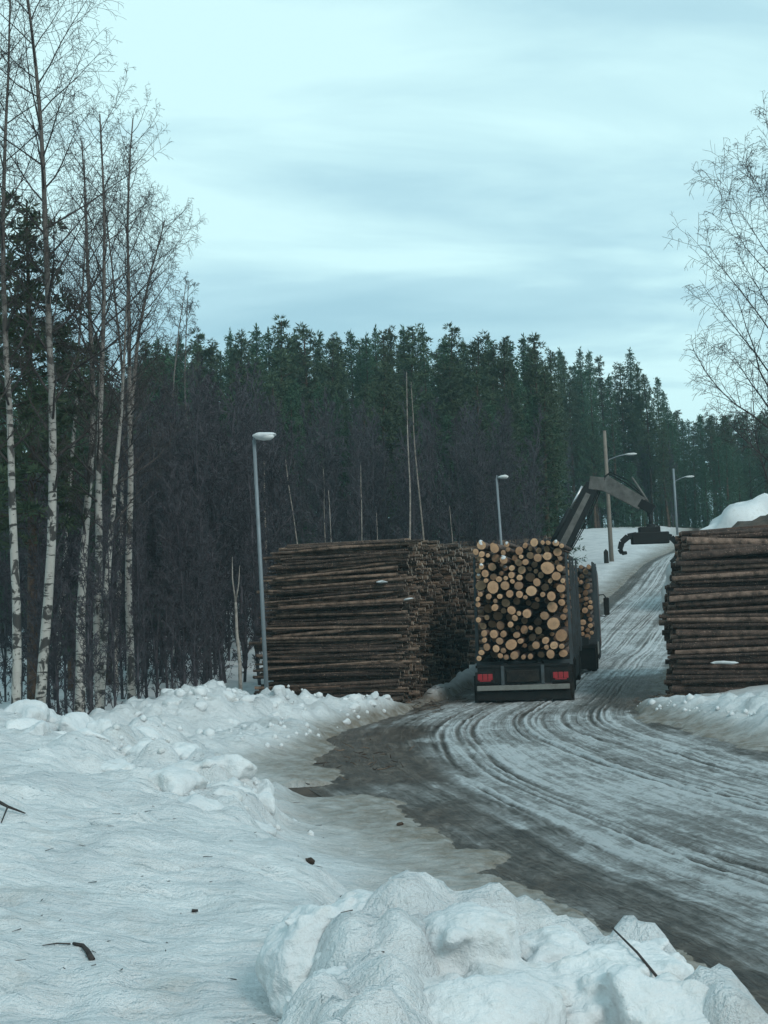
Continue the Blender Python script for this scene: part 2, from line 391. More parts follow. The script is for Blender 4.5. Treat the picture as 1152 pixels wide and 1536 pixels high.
def road_r(y): return np.interp(y, _yt, _rt2)
def ridge(x, y, pts):
    """height of a ploughed ridge; pts = (x, y, height, half width)"""
    best = np.zeros_like(x)
    for a, b in zip(pts[:-1], pts[1:]):
        dx, dy = b[0] - a[0], b[1] - a[1]
        t = np.clip(((x - a[0]) * dx + (y - a[1]) * dy) / (dx * dx + dy * dy), 0, 1)
        d = np.hypot(x - a[0] - t * dx, y - a[1] - t * dy)
        h = a[2] + (b[2] - a[2]) * t; wd = a[3] + (b[3] - a[3]) * t
        best = np.maximum(best, h * (1 - ss(0.1, 1.0, d / wd)))
    return best
def snow_depth(x, y):
    near = ss(70, 40, y)
    wob = fbm(x * 0.9, y * 0.9, 3, 4) * 0.45 * near + fbm(x * 3.5, y * 3.5, 5, 3) * 0.12 * near
    dl = road_l(y) - x + wob; dr = x - road_r(y) + wob
    e = np.maximum(dl, dr)
    s = -0.14 + 0.20 * ss(-0.25, 0.35, e) + 0.28 * ss(0.8, 3.5, e)
    # high bank on the left of the verge
    xb = np.interp(y, [3, 8, 11, 12.7, 16, 18, 21, 25], [0.4, 0.0, -0.25, -0.55, -1.25, -1.6, -2.4, -3.6])
    ed = xb - x + fbm(x * 1.1, y * 1.1, 11, 3) * 0.35
    yb = np.interp(x, [-14, -6, -4.5, -3, -1], [22.5, 21.8, 21.2, 19.6, 18])
    A = (0.36 + 0.72 * ss(6.5, 20.5, y)) * (0.45 * ss(0, 0.55, ed) + 0.55 * ss(0.2, 3.6, ed)) * (1 - ss(yb - 0.3, yb + 3.2, y))
    # ploughed bank in front of the log pile, the bank by the camera, bank on the right
    B = ridge(x, y, [(-6.5, 26, .15, 1.6), (-5, 28, .45, 2.0), (-3.7, 30.2, .72, 2.2), (-2.6, 31.6, .62, 2.0), (-1.4, 33, .42, 1.5), (-.2, 34.6, .30, 0.9), (.3, 35.6, .15, .6)])
    B2 = ridge(x, y, [(-3.6, 24.5, .2, 1.2), (-2.6, 27, .32, 1.4), (-2.3, 29, .3, 1.3)])
    D = ridge(x, y, [(-.30, 6.0, .60, .75), (-.15, 8.0, .66, .70), (.35, 8.8, .72, .80), (.95, 8.9, .66, .75), (1.45, 8.3, .55, .7), (1.8, 7.3, .5, .65), (2.2, 5.5, .5, .7)])
    Cb = ridge(x, y, [(5.9, 33.5, .12, .7), (6.7, 31.0, .30, 1.2), (7.5, 27.5, .40, 1.6), (8.6, 23, .6, 1.7), (10, 18, .6, 1.8), (12, 12, .6, 1.8)])
    E = ridge(x, y, [(1.15, 38.5, .22, .45), (1.9, 42, .3, .5), (2.8, 46, .35, .6), (4.4, 53, .4, .8)])
    lump = 1 - worley(x * 1.6, y * 1.6, 21); lump2 = 1 - worley(x * 4.1 + 3, y * 4.1, 27); lump3 = 1 - worley(x * 9.5, y * 9.5, 29)
    bank = np.maximum.reduce([A, B, B2, D, Cb, E])
    rough = np.clip(bank * 1.6, 0, 1)
    s = s + bank
    ridges = np.clip(np.maximum.reduce([B, B2, D, Cb, E]) * 2.2, 0, 1)
    crest = np.clip(ss(14, 18, y) * ss(24, 20, y) * ss(-4.6, -3.4, x) * ss(-0.9, -1.8, x), 0, 1)
    lumpy = np.maximum(ridges, 0.8 * crest)
    s += lumpy * (0.36 * (lump - 0.45) + 0.15 * (lump2 - 0.5) + 0.05 * (lump3 - .5)) * np.clip(bank * 3, 0, 1)
    rp1 = 1 - np.abs(fbm(x * 1.1 + .3 * y, y * 2.6, 35, 4)) * 2          # wind and melt ripples
    rp2 = 1 - np.abs(fbm(x * 3.1 + y, y * 6.5, 37, 3)) * 2
    s += np.clip(.25 + rough, 0, 1) * np.clip(s * 5, 0, 1) * (0.20 * fbm(x * 0.7, y * 0.8, 31, 4) + 0.055 * fbm(x * 3.2, y * 4.8, 33, 4) + (.3 + .9 * ss(-.3, .4, fbm(x * .5, y * .5, 39, 2))) * (.06 * rp1 + .024 * rp2))
    s += 0.045 * fbm(x * 4.5, y * 3.5, 41, 4, .65) * ss(.35, .05, np.abs(s)) * near + 0.012 * fbm(x * 7, y * 12, 43, 3) * np.clip(s * 5, 0, 1)
    crk = ss(.055, 0, np.abs(fbm(x * .55 + .25 * y, y * 1.3, 45, 4))) * ss(0.0, .25, fbm(x * .6, y * .6, 47, 3) + .12)
    s -= 0.045 * crk * np.clip(s * 3, 0, 1)
    lumpb = 1 - worley(x * .85 + 5, y * .85, 53)
    s += crest * (.50 * (lumpb - .5) + .12 * fbm(x * 2.3, y * 2.3, 57, 3))
    # bare earth spit running in from the left of the road
    q = ((x + 1.25) / 1.55) ** 2 + ((y - 21.3 - 0.10 * x) / 0.62) ** 2 + fbm(x * 2.2, y * 2.2, 51, 4) * 0.9
    s = np.minimum(s, -0.10 + 0.16 * ss(0.8, 1.6, q) + 2.0 * ss(1.5, 4.0, q))
    # snow left on the hill, thin on gravel
    return s
def dirtiness(x, y, s):
    dl = road_l(y) - x; dr = x - road_r(y); e = np.maximum(dl, dr)
    n = fbm(x * 1.3, y * 1.3, 61, 5)
    d = 0.92 * ss(2.9 + 1.4 * n, -0.1, e) * ss(0.45, 0.10, s)
    d = np.maximum(d, 0.55 * ss(0.10, 0.02, s))
    d = np.maximum(d, 0.30 * ss(0.15, 0.55, n) * ss(3.2, 0.4, e))
    return np.clip(d, 0, 1)

def axis(segs):
    """segs: (start, end, step0, step1) progressive spacing"""
    outv = []
    for a, b, s0, s1 in segs:
        x = a
        while x < b - 1e-6:
            outv.append(x); x += s0 + (s1 - s0) * (x - a) / (b - a)
    outv.append(segs[-1][1]); return np.array(outv)
xs = np.concatenate([-axis([(0, 5, .055, .065), (5, 14, .065, .2), (14, 40, .2, 2.0), (40, 420, 2, 40)])[::-1][:-1],
                     axis([(0, 5, .055, .065), (5, 14, .065, .2), (14, 40, .2, 2.0), (40, 420, 2, 40)])])
ys = np.concatenate([-axis([(0, 60, 1.0, 12)])[::-1][:-1], axis([(0, 5, .8, .1), (5, 12, .05, .055), (12, 24, .055, .09), (24, 40, .09, .2), (40, 110, .2, 1.2), (110, 700, 1.5, 40)])])
GX, GY = np.meshgrid(xs, ys)
sd_ = snow_depth(GX, GY)
zb = z_ground(GX, GY)
me = grid_mesh('snow_cover', GX, GY, zb + sd_, {'dirt': dirtiness(GX, GY, sd_)})
o = link('snow_cover', me, M['snow']); tag(o, 'old white snow cover with ploughed banks beside the road', kind='structure')
def surf(x, y):
    a = np.array([float(x)]); b = np.array([float(y)])
    return float(z_ground(a, b)[0] + max(0.0, snow_depth(a, b)[0]))

gx2 = np.concatenate([-axis([(0, 14, .25, .4), (14, 420, .6, 40)])[::-1][:-1], axis([(0, 14, .25, .4), (14, 420, .6, 40)])])
gy2 = np.concatenate([-axis([(0, 60, 1.0, 12)])[::-1][:-1], axis([(0, 50, .25, .3), (50, 120, .3, 2), (120, 700, 2, 40)])])
HX, HY = np.meshgrid(gx2, gy2)
inner = ss(0.1, 0.7, np.minimum(HX - road_l(HY) + 0.8, road_r(HY) + 0.6 - HX))
me = grid_mesh('ground', HX, HY, z_ground(HX, HY) + 0.02 * fbm(HX * 2, HY * 2, 71, 3) * (1 - inner) - 0.10 * inner)
tag(link('ground', me, M['dirt']), 'bare brown earth showing at the road verge', kind='structure')

ry = np.concatenate([axis([(-8, 5, .5, .1), (5, 30, .05, .09), (30, 60, .09, .25), (60, 134, .25, .8)])])
rt = np.linspace(0, 1, 300)
RY, RT_ = np.meshgrid(ry, rt, indexing='ij')
wobl = fbm(RY * 0.10, RY * 0 + 3.3, 81, 2) * 0.2
xl = road_l(RY) - 0.8 + wobl; xr = road_r(RY) + 0.6 + wobl
RX = xl + (xr - xl) * RT_
arc = np.concatenate([[0], np.cumsum(np.hypot(np.diff(ry), np.diff((road_l(ry) + road_r(ry)) / 2)))])
U = np.repeat(arc[:, None], len(rt), 1)
V = RT_ * 8.0 + 0.25 * fbm(U * 0.08, RT_ * 2, 83, 3)
# tyre ruts: pairs of wheel tracks that wander a little
rut = np.zeros_like(V)
_rr = random.Random(19)
tracks = []
for c0 in (2.45, 2.95, 4.45, 4.9, 5.85, 6.4):      # each tyre leaves two or three grooves
    for g_ in range(_rr.choice((2, 3))): tracks.append((c0 + g_ * .15, _rr.uniform(.55, 1.1), _rr.uniform(.035, .065)))
for c, amp, wd in tracks:
    cc = c + 0.45 * fbm(U * 0.045, U * 0 + round(c * 2) * 7, round(c * 2), 1)
    g = np.exp(-((V - cc) / wd) ** 2); sh = np.exp(-((V - cc - wd * 1.8) / (wd * .8)) ** 2) + np.exp(-((V - cc + wd * 1.8) / (wd * .8)) ** 2)
    br = np.clip(0.5 + 1.1 * fbm(U * 0.22, U * 0 + c, int(c * 20), 3), 0, 1)
    rut += amp * (0.5 * sh - g) * br
edge = ss(0, .09, RT_) * ss(1, .92, RT_)
detail = 0.02 * fbm(RX * 6, RY * 4, 97, 3) + 0.018 * fbm(U * 0.7, V * 5, 91, 4) + 0.012 * fbm(RX * 3, RY * 3, 93, 4) + 0.012 * fbm(U * 2.0, V * 16, 95, 3)
RZ = z_ground(RX, RY) + 0.008 + edge * (0.045 * rut + detail + 0.012)
nmud = fbm(RX * .55, RY * .55, 101, 5)
mud = ss(0.30, 0.17, RT_ + 0.10 * nmud + 0.06 * ss(20, 12, RY)) * (.8 + .5 * nmud) + 0.9 * ss(0.86, 0.97, RT_ + 0.12 * nmud) + 0.10 * ss(0.2, 0.5, nmud) * ss(30, 12, RY) * ss(.55, .3, RT_)
mud += 0.8 * ss(32, 36, RY) * ss(47, 43, RY) * ss(0.62, 0.80, RT_ + .1 * nmud)
mud = np.maximum(mud, ss(.36, .24, RT_ + .10 * nmud) * ss(20, 22.5, RY) * ss(33, 30, RY))
mud = np.clip(np.maximum(mud, 1 - edge), 0, 1)
me = grid_mesh('road', RX, RY, RZ, {'mud': mud, 'rut': rut}, (U, V))
tag(link('road', me, M['road']), 'icy muddy road with curving tyre tracks', kind='structure')

# ------------------------------------------------------------------ logs
rng = random.Random(7)
def log_mesh(name, seed, n=8, k=5):
    r = random.Random(seed); mb = MB(); pts = []; rad = []
    bx, by = r.uniform(-1.1, 1.1), r.uniform(-1.1, 1.1)
    for i in range(k):
        t = i / (k - 1); b = math.sin(t * math.pi)
        pts.append(Vector((bx * b * 0.6, by * b * 0.6, t))); rad.append(1.0 - 0.20 * t + r.uniform(-.035, .035))
    # cross-sections stay square to the axis: a log is scaled (r, r, length)
    for p, q in zip(pts, rad):
        for j in range(n):
            a = 2 * math.pi * j / n; w_ = q * (1 + 0.05 * math.sin(2 * a + seed) + r.uniform(-.03, .03))
            mb.v.append(Vector((p.x + math.cos(a) * w_, p.y + math.sin(a) * w_, p.z)))
    for i in range(k - 1):
        for j in range(n):
            j2 = (j + 1) % n; mb.f.append((i * n + j, i * n + j2, (i + 1) * n + j2, (i + 1) * n + j))
    mb.f.append(tuple(reversed(range(n)))); mb.f.append(tuple((k - 1) * n + j for j in range(n)))
    return mb.mesh(name, False)
def smooth_sides(me):
    me.polygons.foreach_set('use_smooth', [len(p.vertices) == 4 for p in me.polygons]); return me
def disc_mesh(name, seed, n=11):
    r = random.Random(seed); mb = MB(); mb.v.append(Vector((0, 0, -.004)))
    for j in range(n):
        a = 2 * math.pi * j / n; w_ = 0.93 * (1 + 0.05 * math.sin(2 * a + seed) + r.uniform(-.03, .03))
        mb.v.append(Vector((math.cos(a) * w_, math.sin(a) * w_, -.0015)))
    for j in range(n): mb.f.append((0, 1 + (j + 1) % n, 1 + j))
    return mb.mesh(name)
LOGM = {k: [smooth_sides(log_mesh('log_' + k, i * 3 + 1)) for i in range(7)] for k in ('pulp', 'saw', 'load')}
for k, mm in (('pulp', 'bark_pulp'), ('saw', 'bark_saw'), ('load', 'bark_saw')):
    for me in LOGM[k]: me.materials.append(M[mm])
DISC = {k: [disc_mesh('cut_' + k, i) for i in range(5)] for k in ('new', 'old')}
for k, mm in (('new', 'cut'), ('old', 'cut_old')):
    for me in DISC[k]: me.materials.append(M[mm])
def snow_cap_mesh():
    mb = MB()
    for i in range(5):
        a = math.pi * (0.18 + 0.64 * i / 4)
        for t, rr in ((0.0, 1.03), (0.0, 1.22)):
            mb.v.append(Vector((math.cos(a) * (1.03 if rr < 1.1 else 1.03 + 0.28 * math.sin(math.pi * i / 4)), 0, 0)))
    return mb
def log(name, kind, p, d, length, r, label, cat, group, end='old', both=False):
    o = bpy.data.objects.new(name, rng.choice(LOGM[kind])); COL.objects.link(o)
    z = Vector(d).normalized(); q = z.to_track_quat('Z', 'Y') @ Quaternion((0, 0, 1), rng.uniform(0, 6.28))
    o.rotation_mode = 'QUATERNION'; o.rotation_quaternion = q; o.location = p; o.scale = (r * rng.uniform(.92, 1.08), r * rng.uniform(.92, 1.08), length)
    tag(o, label, cat, group)
    c = bpy.data.objects.new('cut_end', rng.choice(DISC[end])); COL.objects.link(c); c.parent = o
    return o
def pack(W, H, rmin, rmax, seed, power=1.6, big=0.0, tries=16):
    """drop round logs into a rack of width W until it is H high: list of (x, z, r)"""
    r_ = np.random.default_rng(seed); xs_ = np.zeros(6000); zs_ = np.zeros(6000); rs_ = np.zeros(6000); n = 0; fails = 0
    while fails < 24 and n < 5990:
        r = rmin + (rmax - rmin) * r_.random() ** power
        if big and r_.random() < big: r = rmax * (1.15 + 0.25 * r_.random())
        best = None
        for c in r_.uniform(r, W - r, tries):
            m_ = np.abs(xs_[:n] - c) < rs_[:n] + r
            z = r
            if m_.any():
                s2 = rs_[:n][m_] + r; z = max(z, float(np.max(zs_[:n][m_] + np.sqrt(s2 ** 2 - (xs_[:n][m_] - c) ** 2))))
            if best is None or z < best[1]: best = (c, z)
        hh = H(best[0]) if callable(H) else H
        if best[1] + r > hh: fails += 1; continue
        xs_[n], zs_[n], rs_[n] = best[0], best[1], r; n += 1
    return [(float(a), float(b), float(c)) for a, b, c in zip(xs_[:n], zs_[:n], rs_[:n])]
def stuff_logs(name, items, bark, cut, label):
    """the mass of further logs in a stack as one object; items = (p, dir, length, r)"""
    mb = MB(); nb = 0; r = random.Random(3)
    mats = []
    for p, d, ln, rad in items:
        d = Vector(d).normalized(); n = 7
        a = Vector(p); b = a + d * ln
        f0 = len(mb.f); mb.tube([a, b], [rad, rad * 0.8], n, True, r.uniform(0, 6))
        mats += [0] * (len(mb.f) - f0 - 2) + [1, 1]
    me = mb.mesh(name); me.materials.append(M[bark]); me.materials.append(M[cut])
    me.polygons.foreach_set('material_index', mats)
    o = link(name, me); tag(o, label, kind='stuff'); return o

# ---- left pile: weathered thin pulpwood, ends to the road
HL = R(11.5)
UL = Vector((math.sin(HL), math.cos(HL), 0)); VL = Vector((-math.cos(HL), math.sin(HL), 0))
CL = Vector((0.20, 36.9, 0))
def left_pile():
    W = 11.5
    top = lambda u: 4.38 + 0.10 * math.sin(u * 1.3) + 0.04 * u
    items = pack(5.0, top, 0.026, 0.066, 11, 1.5, 0, 9) + [(u + 5.0, z, r) for u, z, r in pack(W - 5.0, top, 0.05, 0.10, 13, 1.3, 0, 9)]
    front = []; ends = []; rest = []
    for u, z, r in items:
        t = z / 4.3
        ln = rng.uniform(3.25, 3.75) + 0.55 * (1 - t) * rng.random()
        off = rng.gauss(0, 0.13) - (rng.uniform(.1, .35) if rng.random() < .15 else 0)
        tilt = 0.045 * t - 0.010 + rng.gauss(0, 0.012); yaw = rng.gauss(0, 0.012)
        if u < 0.45: tilt += rng.gauss(0, 0.026); yaw += rng.gauss(0, 0.035)
        if u < .14 and rng.random() < .24: continue
        u2 = u - 0.10 * t + (rng.uniform(-.14, .08) if u < .3 else 0)
        p = CL + UL * u2 + VL * (off - 0.30 * t)
        p = Vector((p.x, p.y, z - 0.02 + zg(p.x, p.y)))
        d = VL + Vector((0, 0, -tilt)) + UL * yaw
        (front if u < 0.19 else ends if u < 1.9 else rest).append((p, d, ln, r, t, u))
    for p, d, ln, r, t, u in front:
        zone = 'topmost courses' if t > .86 else 'upper part' if t > .58 else 'middle' if t > .3 else 'lowest courses'
        log('pulpwood_log', 'pulp', p, d, ln, r, f'thin weathered log lying lengthwise in the {zone} of the left pile', 'log', 'logs showing their length in the left pile')
    ends.sort(key=lambda i: i[5])
    keep = ends[:max(0, 300 - len(front))]; rest += ends[len(keep):]
    for p, d, ln, r, t, u in keep:
        zone = 'upper' if t > .62 else 'middle' if t > .3 else 'lower'
        log('pulpwood_log', 'pulp', p, d, ln, r, f'thin grey log, ragged end facing the road near the left pile corner, {zone} third', 'log', 'log ends at the corner of the left pile')
    stuff_logs('stacked_logs', [i[:4] for i in rest], 'bark_pulp_i', 'cut_old_i', 'mass of ragged weathered log ends in the left pile behind the truck')
left_pile()
def far_left_pile():
    hd = R(15.5); u_ = Vector((math.sin(hd), math.cos(hd), 0)); v_ = Vector((-math.cos(hd), math.sin(hd), 0)); c_ = Vector((3.55, 53.6, 0)); its = []
    for u, z, r in pack(17.0, lambda u: 4.25 + .1 * math.sin(u * 2.1), .06, .13, 29, 1.3, 0, 8):
        p = c_ + u_ * u + v_ * rng.gauss(0, .14); its.append((Vector((p.x, p.y, z + zg(p.x, p.y))), v_ + Vector((0, 0, rng.gauss(0, .02))) + u_ * rng.gauss(0, .02), rng.uniform(3.6, 4.4), r))
    stuff_logs('stacked_logs', its, 'bark_pulp_i', 'cut_old_i', 'further log pile whose top shows above the trailer load')
far_left_pile()

# ---- right pile: thicker reddish pine logs
HR = R(12.5)
UR = Vector((math.sin(HR), math.cos(HR), 0)); VR = Vector((math.cos(HR), -math.sin(HR), 0))
CR = Vector((7.0, 35.3, 0))
def right_pile():
    items = pack(10.5, lambda u: 4.28 + 0.05 * math.sin(u * 2), 0.042, 0.105, 23, 1.3)
    rest = []
    for u, z, r in items:
        t = z / 4.3; ln = rng.uniform(4.6, 5.4); off = rng.gauss(0.0, 0.10)
        tilt = rng.gauss(0.0, 0.022); yaw = rng.gauss(0, 0.022)
        if u < .2 and rng.random() < .12: continue
        p = CR + UR * (u + (rng.uniform(-.12, .06) if u < .3 else 0)) + VR * (off + 0.50 * t * t + 0.10 * math.sin(t * 9))
        p = Vector((p.x, p.y, z + zg(p.x, p.y))); d = VR + Vector((0, 0, tilt)) + UR * yaw
        if u < 0.26:
            zone = 'topmost course' if t > .9 else 'upper part' if t > .6 else 'middle' if t > .3 else 'lower part' if t > .1 else 'bottom course'
            log('saw_log', 'saw', p, d, ln, r, f'thick reddish brown pine log in the {zone} of the right pile', 'log', 'logs showing their length in the right pile')
        elif u < .60:
            log('saw_log', 'saw', p, d, ln, r, 'thick pine log set back behind the face of the right pile', 'log', 'set back logs of the right pile')
        else: rest.append((p, d, ln, r))
    stuff_logs('stacked_logs', rest, 'bark_saw_i', 'cut_old_i', 'rear mass of pine logs in the right pile')
right_pile()
# loose sticks and slash at the foot of both piles
def slash(name, cx_, cy_, rx, ry_, n, label, seed):
    r = random.Random(seed); mb = MB()
    for _ in range(n):
        x = cx_ + r.gauss(0, rx); y = cy_ + r.gauss(0, ry_); z = surf(x, y) + r.uniform(0.01, .10)
        a = r.uniform(0, 6.28); ln = r.uniform(.08, .35); d = Vector((math.cos(a), math.sin(a), r.uniform(-.12, .35))) * ln
        p = Vector((x, y, z)); mb.tube([p, p + d * .5 + Vector((0, 0, r.uniform(-.03, .03))), p + d], [.010, .009, .004], 4)
    o = mb.build(name, M['bark_pulp_i']); tag(o, label, kind='stuff')
slash('bark_debris', 6.9, 35.0, .35, .5, 90, 'broken twigs and bark at the foot of the right pile', 5)
slash('bark_debris', 0.9, 37.2, .5, 1.6, 70, 'bark scraps along the foot of the left pile', 6)
slash('bark_debris', -0.6, 24.5, .4, 1.6, 30, 'bark scraps on the bare earth beside the road', 8)

# ------------------------------------------------------------------ vehicles
def lathe_x(profile, n=28):
    """profile: (x, r) list revolved round the x axis"""
    mb = MB(); k = len(profile)
    for j in range(n):
        a = 2 * math.pi * j / n
        for x, r in profile: mb.v.append(Vector((x, r * math.cos(a), r * math.sin(a))))
    for j in range(n):
        j2 = (j + 1) % n
        for i in range(k - 1): mb.f.append((j * k + i, j2 * k + i, j2 * k + i + 1, j * k + i + 1))
    return mb
def wheel(parent, x, y, r=0.5, w_=0.36):
    h = w_ / 2
    t = lathe_x([(-h * .8, r * .60), (-h, r * .68), (-h, r * .90), (-h * .82, r * .985), (-h * .3, r), (h * .3, r), (h * .82, r * .985), (h, r * .9), (h, r * .68), (h * .8, r * .60)])
    o = t.build('wheel', M['tyre'], parent, True); o.location = (x, y, r)
    rm = lathe_x([(-h * .8, r * .61), (-h * .72, r * .5), (-h * .3, r * .42), (-h * .3, r * .2), (-h * .75, r * .16), (-h * .75, 0.001)], 24)
    rr = lathe_x([(h * .8, r * .61), (h * .72, r * .5), (h * .3, r * .42), (h * .3, r * .2), (h * .75, r * .16), (h * .75, 0.001)], 24)
    rm.add(rr.v, rr.f); rm.build('rim', M['alu'], o, True)
    return o
def bunk(parent, y, z0, z1, hw=1.2):
    mb = MB(); mb.box((0, y, z0 - .07), (2 * hw + .16, .16, .14)); b = mb.build('bunk', M['stake'], parent, bevel=.01)
    for s in (-1, 1):
        mb = MB(); mb.beam((s * (hw + .05), y, z0), (s * (hw + .02), y, z1), .10, .13, .06, .09, side=(1, 0, 0)); mb.build('stake', M['stake'], b, bevel=.008)
    return b

TH = R(9.5); TR = Vector((3.42, 36.5, 0))
trailer = empty('timber_trailer', TR, -TH)
tag(trailer, 'loaded timber trailer seen from behind on the icy road', 'trailer')
mb = MB()
for s in (-1, 1): mb.box((s * .45, 5.4, .92), (.12, 10.6, .24))
for y in (.25, 2.0, 4.6, 7.2, 10.5): mb.box((0, y, .92), (.8, .10, .18))
mb.beam((-.4, 10.6, .85), (0, 12.0, .75), .10, .14); mb.beam((.4, 10.6, .85), (0, 12.0, .75), .10, .14)
mb.build('chassis', M['frame'], trailer, bevel=.01)
for y in (.95, 3.7, 5.9, 9.0): bunk(trailer, y, 1.06, 3.86)
mb = MB(); mb.box((0, .06, .41), (2.40, .12, .13)); bp = mb.build('bumper', M['alu'], trailer, bevel=.012)
mb = MB(); mb.box((0, .16, .20), (2.44, .10, .24)); mb.build('underrun_bar', M['frame'], bp, bevel=.012)
mb = MB(); mb.box((0, .12, .75), (2.36, .07, .50)); mb.box((0, .095, .97), (2.44, .09, .07)); rp_ = mb.build('rear_panel', M['frame'], trailer, bevel=.01)
for s in (-1, 1):
    mb = MB()
    for k in range(3): mb.box((s * .98 + (k - 1) * .135, .075, .70), (.12, .05, .16))
    mb.box((s * .98, .078, .60), (.30, .045, .035))
    t_ = mb.build('tail_light', M['red_lamp'], trailer, bevel=.012)
    mb = MB(); mb.box((s * .98, .088, .68), (.52, .045, .30)); mb.build('light_housing', M['frame'], t_, bevel=.01)
    mb = MB(); mb.box((s * .52, .07, .73), (.085, .06, .50)); mb.build('bracket', M['stake'], rp_, bevel=.008)
    mb = MB(); mb.box((s * 1.02, .30, .38), (.56, .02, .70)); mb.build('mudflap', M['tyre'], trailer)
mb = MB(); mb.box((0, .065, .70), (.84, .05, .30)); mb.build('license_plate_panel', M['tyre'], rp_, bevel=.01)
for y in (1.35, 2.65, 3.95, 8.6):
    for s in (-1, 1):
        wheel(trailer, s * 1.04, y)
        mb = MB()
        for i in range(7):
            a0 = math.pi * (0.12 + 0.76 * i / 7); a1 = math.pi * (0.12 + 0.76 * (i + 1) / 7)
            mb.beam((s * 1.04, y + .58 * math.cos(a0), .5 + .58 * math.sin(a0)), (s * 1.04, y + .58 * math.cos(a1), .5 + .58 * math.sin(a1)), .40, .015, side=(1, 0, 0))
        mb.build('mudguard', M['tyre'], trailer)
mb = MB()
for y in (1.35, 2.65, 3.95, 8.6): mb.tube([Vector((-1, y, .5)), Vector((1, y, .5))], [.07, .07], 8)
mb.build('axle', M['frame'], trailer)
for s in (-1, 1):
    mb = MB(); mb.box((s * 1.19, 6.3, .62), (.03, 3.0, .62)); mb.box((s * 1.17, 10.0, .62), (.03, 1.3, .62)); mb.build('side_guard', M['frame'], trailer)
mb = MB(); mb.box((0, 10.2, 2.35), (2.4, .06, 2.5))
for x in (-1.1, -.4, .4, 1.1): mb.box((x, 10.15, 2.35), (.08, .09, 2.56))
mb.build('headboard', M['stake'], trailer)

KH = R(9.8); KP = Vector((5.68, 47.3, 0.02))
truck = empty('timber_truck', KP, -KH)
tag(truck, 'timber truck with raised log crane standing between the two log piles', 'truck')
mb = MB()
for s in (-1, 1): mb.box((s * .43, 4.3, .92), (.11, 9.6, .26))
for y in (-.4, 1.5, 3.5, 5.5, 8.8): mb.box((0, y, .92), (.76, .10, .2))
mb.build('chassis', M['frame'], truck, bevel=.01)
for y in (1.4, 3.2, 5.6): bunk(truck, y, 1.12, 3.80)
for y in (2.0, 3.35, 8.2):
    for s in (-1, 1): wheel(truck, s * 1.04, y, .52)
for s in (-1, 1):
    mb = MB(); mb.box((s * 1.0, 5.4, .72), (.45, 1.5, .6)); mb.build('fuel_tank', M['alu'], truck, bevel=.06)
    mb = MB(); mb.box((s * 1.02, 1.15, .55), (.5, .03, .85)); mb.build('mudflap', M['tyre'], truck)
mb = MB(); mb.box((0, .55, .52), (2.44, .04, .72)); mb.box((0, .5, .92), (2.46, .12, .12)); mb.build('rear_panel', M['frame'], truck, bevel=.01)
for s in (-1, 1):
    mb = MB(); mb.box((s * 1.2, .9, .60), (.03, .7, .8)); mb.box((s * 1.215, 6.5, .60), (.03, 1.9, .75)); mb.build('side_guard', M['frame'], truck)
mb = MB(); mb.box((0, 6.55, 2.4), (2.5, .07, 2.6)); mb.build('headboard', M['stake'], truck, bevel=.02)
# cab: shaped body with sloping windscreen
prof = [(6.75, .95), (6.75, 3.35), (7.0, 3.62), (8.2, 3.50), (8.75, 2.95), (9.05, 2.0), (9.1, .75), (8.75, .5), (8.7, .95), (7.7, .95)]
mb = MB(); n = len(prof)
for s in (-1, 1): mb.v += [Vector((s * 1.25, y, z)) for y, z in prof]
mb.f.append(tuple(range(n))); mb.f.append(tuple(reversed(range(n, 2 * n))))
for i in range(n): j = (i + 1) % n; mb.f.append((j, i, n + i, n + j))
cab = mb.build('cab', M['cab'], truck, bevel=.07)
for s in (-1, 1):
    mb = MB(); mb.v = [Vector((s * 1.256, y, z)) for y, z in ((7.6, 2.1), (8.85, 2.05), (8.62, 2.85), (7.75, 2.95))]; mb.f = [(0, 1, 2, 3)]
    mb.build('side_window', M['glass'], cab)
    mb = MB(); mb.box((s * 1.52, 8.75, 2.15), (.22, .13, .70)); mr = mb.build('mirror', M['tyre'], truck, bevel=.04)
    mb = MB(); mb.tube([Vector((s * 1.24, 8.7, 2.60)), Vector((s * 1.42, 8.78, 2.62)), Vector((s * 1.52, 8.78, 2.48))], [.025] * 3, 6)
    mb.tube([Vector((s * 1.24, 8.7, 1.78)), Vector((s * 1.42, 8.78, 1.74)), Vector((s * 1.52, 8.78, 1.82))], [.02] * 3, 6); mb.build('mirror_arm', M['tyre'], mr)
mb = MB(); mb.v = [Vector((-1.1, 9.035, 2.1)), Vector((1.1, 9.035, 2.1)), Vector((1.05, 8.80, 2.88)), Vector((-1.05, 8.80, 2.88))]; mb.f = [(0, 1, 2, 3)]; mb.build('windscreen', M['glass'], cab)

# crane on the rear of the truck
KM = Matrix.Translation(KP) @ Matrix.Rotation(-KH, 4, 'Z'); KI = KM.inverted()
def kp(px, py, d): return KI @ at_depth(px, py, d)
crane = empty('crane', (0, 0, 0)); crane.parent = truck
def cpart(mb, name, mt, bevel=.015, smooth=False): return mb.build(name, M[mt], crane, smooth, bevel)
base = KI @ Vector((at_depth(838, 840, 48.0).x, 48.0, 0.0)); sh = kp(836, 834, 48.0); sh_z = sh.z
el = kp(890, 727, 47.9); el2 = kp(906, 724, 47.8); tip = kp(974, 762, 47.2)
mb = MB(); mb.box((base.x * .5, base.y, 1.05), (1.9, .5, .35)); mb.box((base.x, base.y, 1.45), (.7, .6, .6)); cpart(mb, 'crane_base', 'crane')
mb = MB(); mb.tube([Vector((base.x, base.y, 1.2)), Vector((base.x, base.y, sh_z - .55)), Vector((sh.x, sh.y, sh_z + .05))], [.24, .20, .17], 12); cpart(mb, 'pillar', 'crane', 0, True)
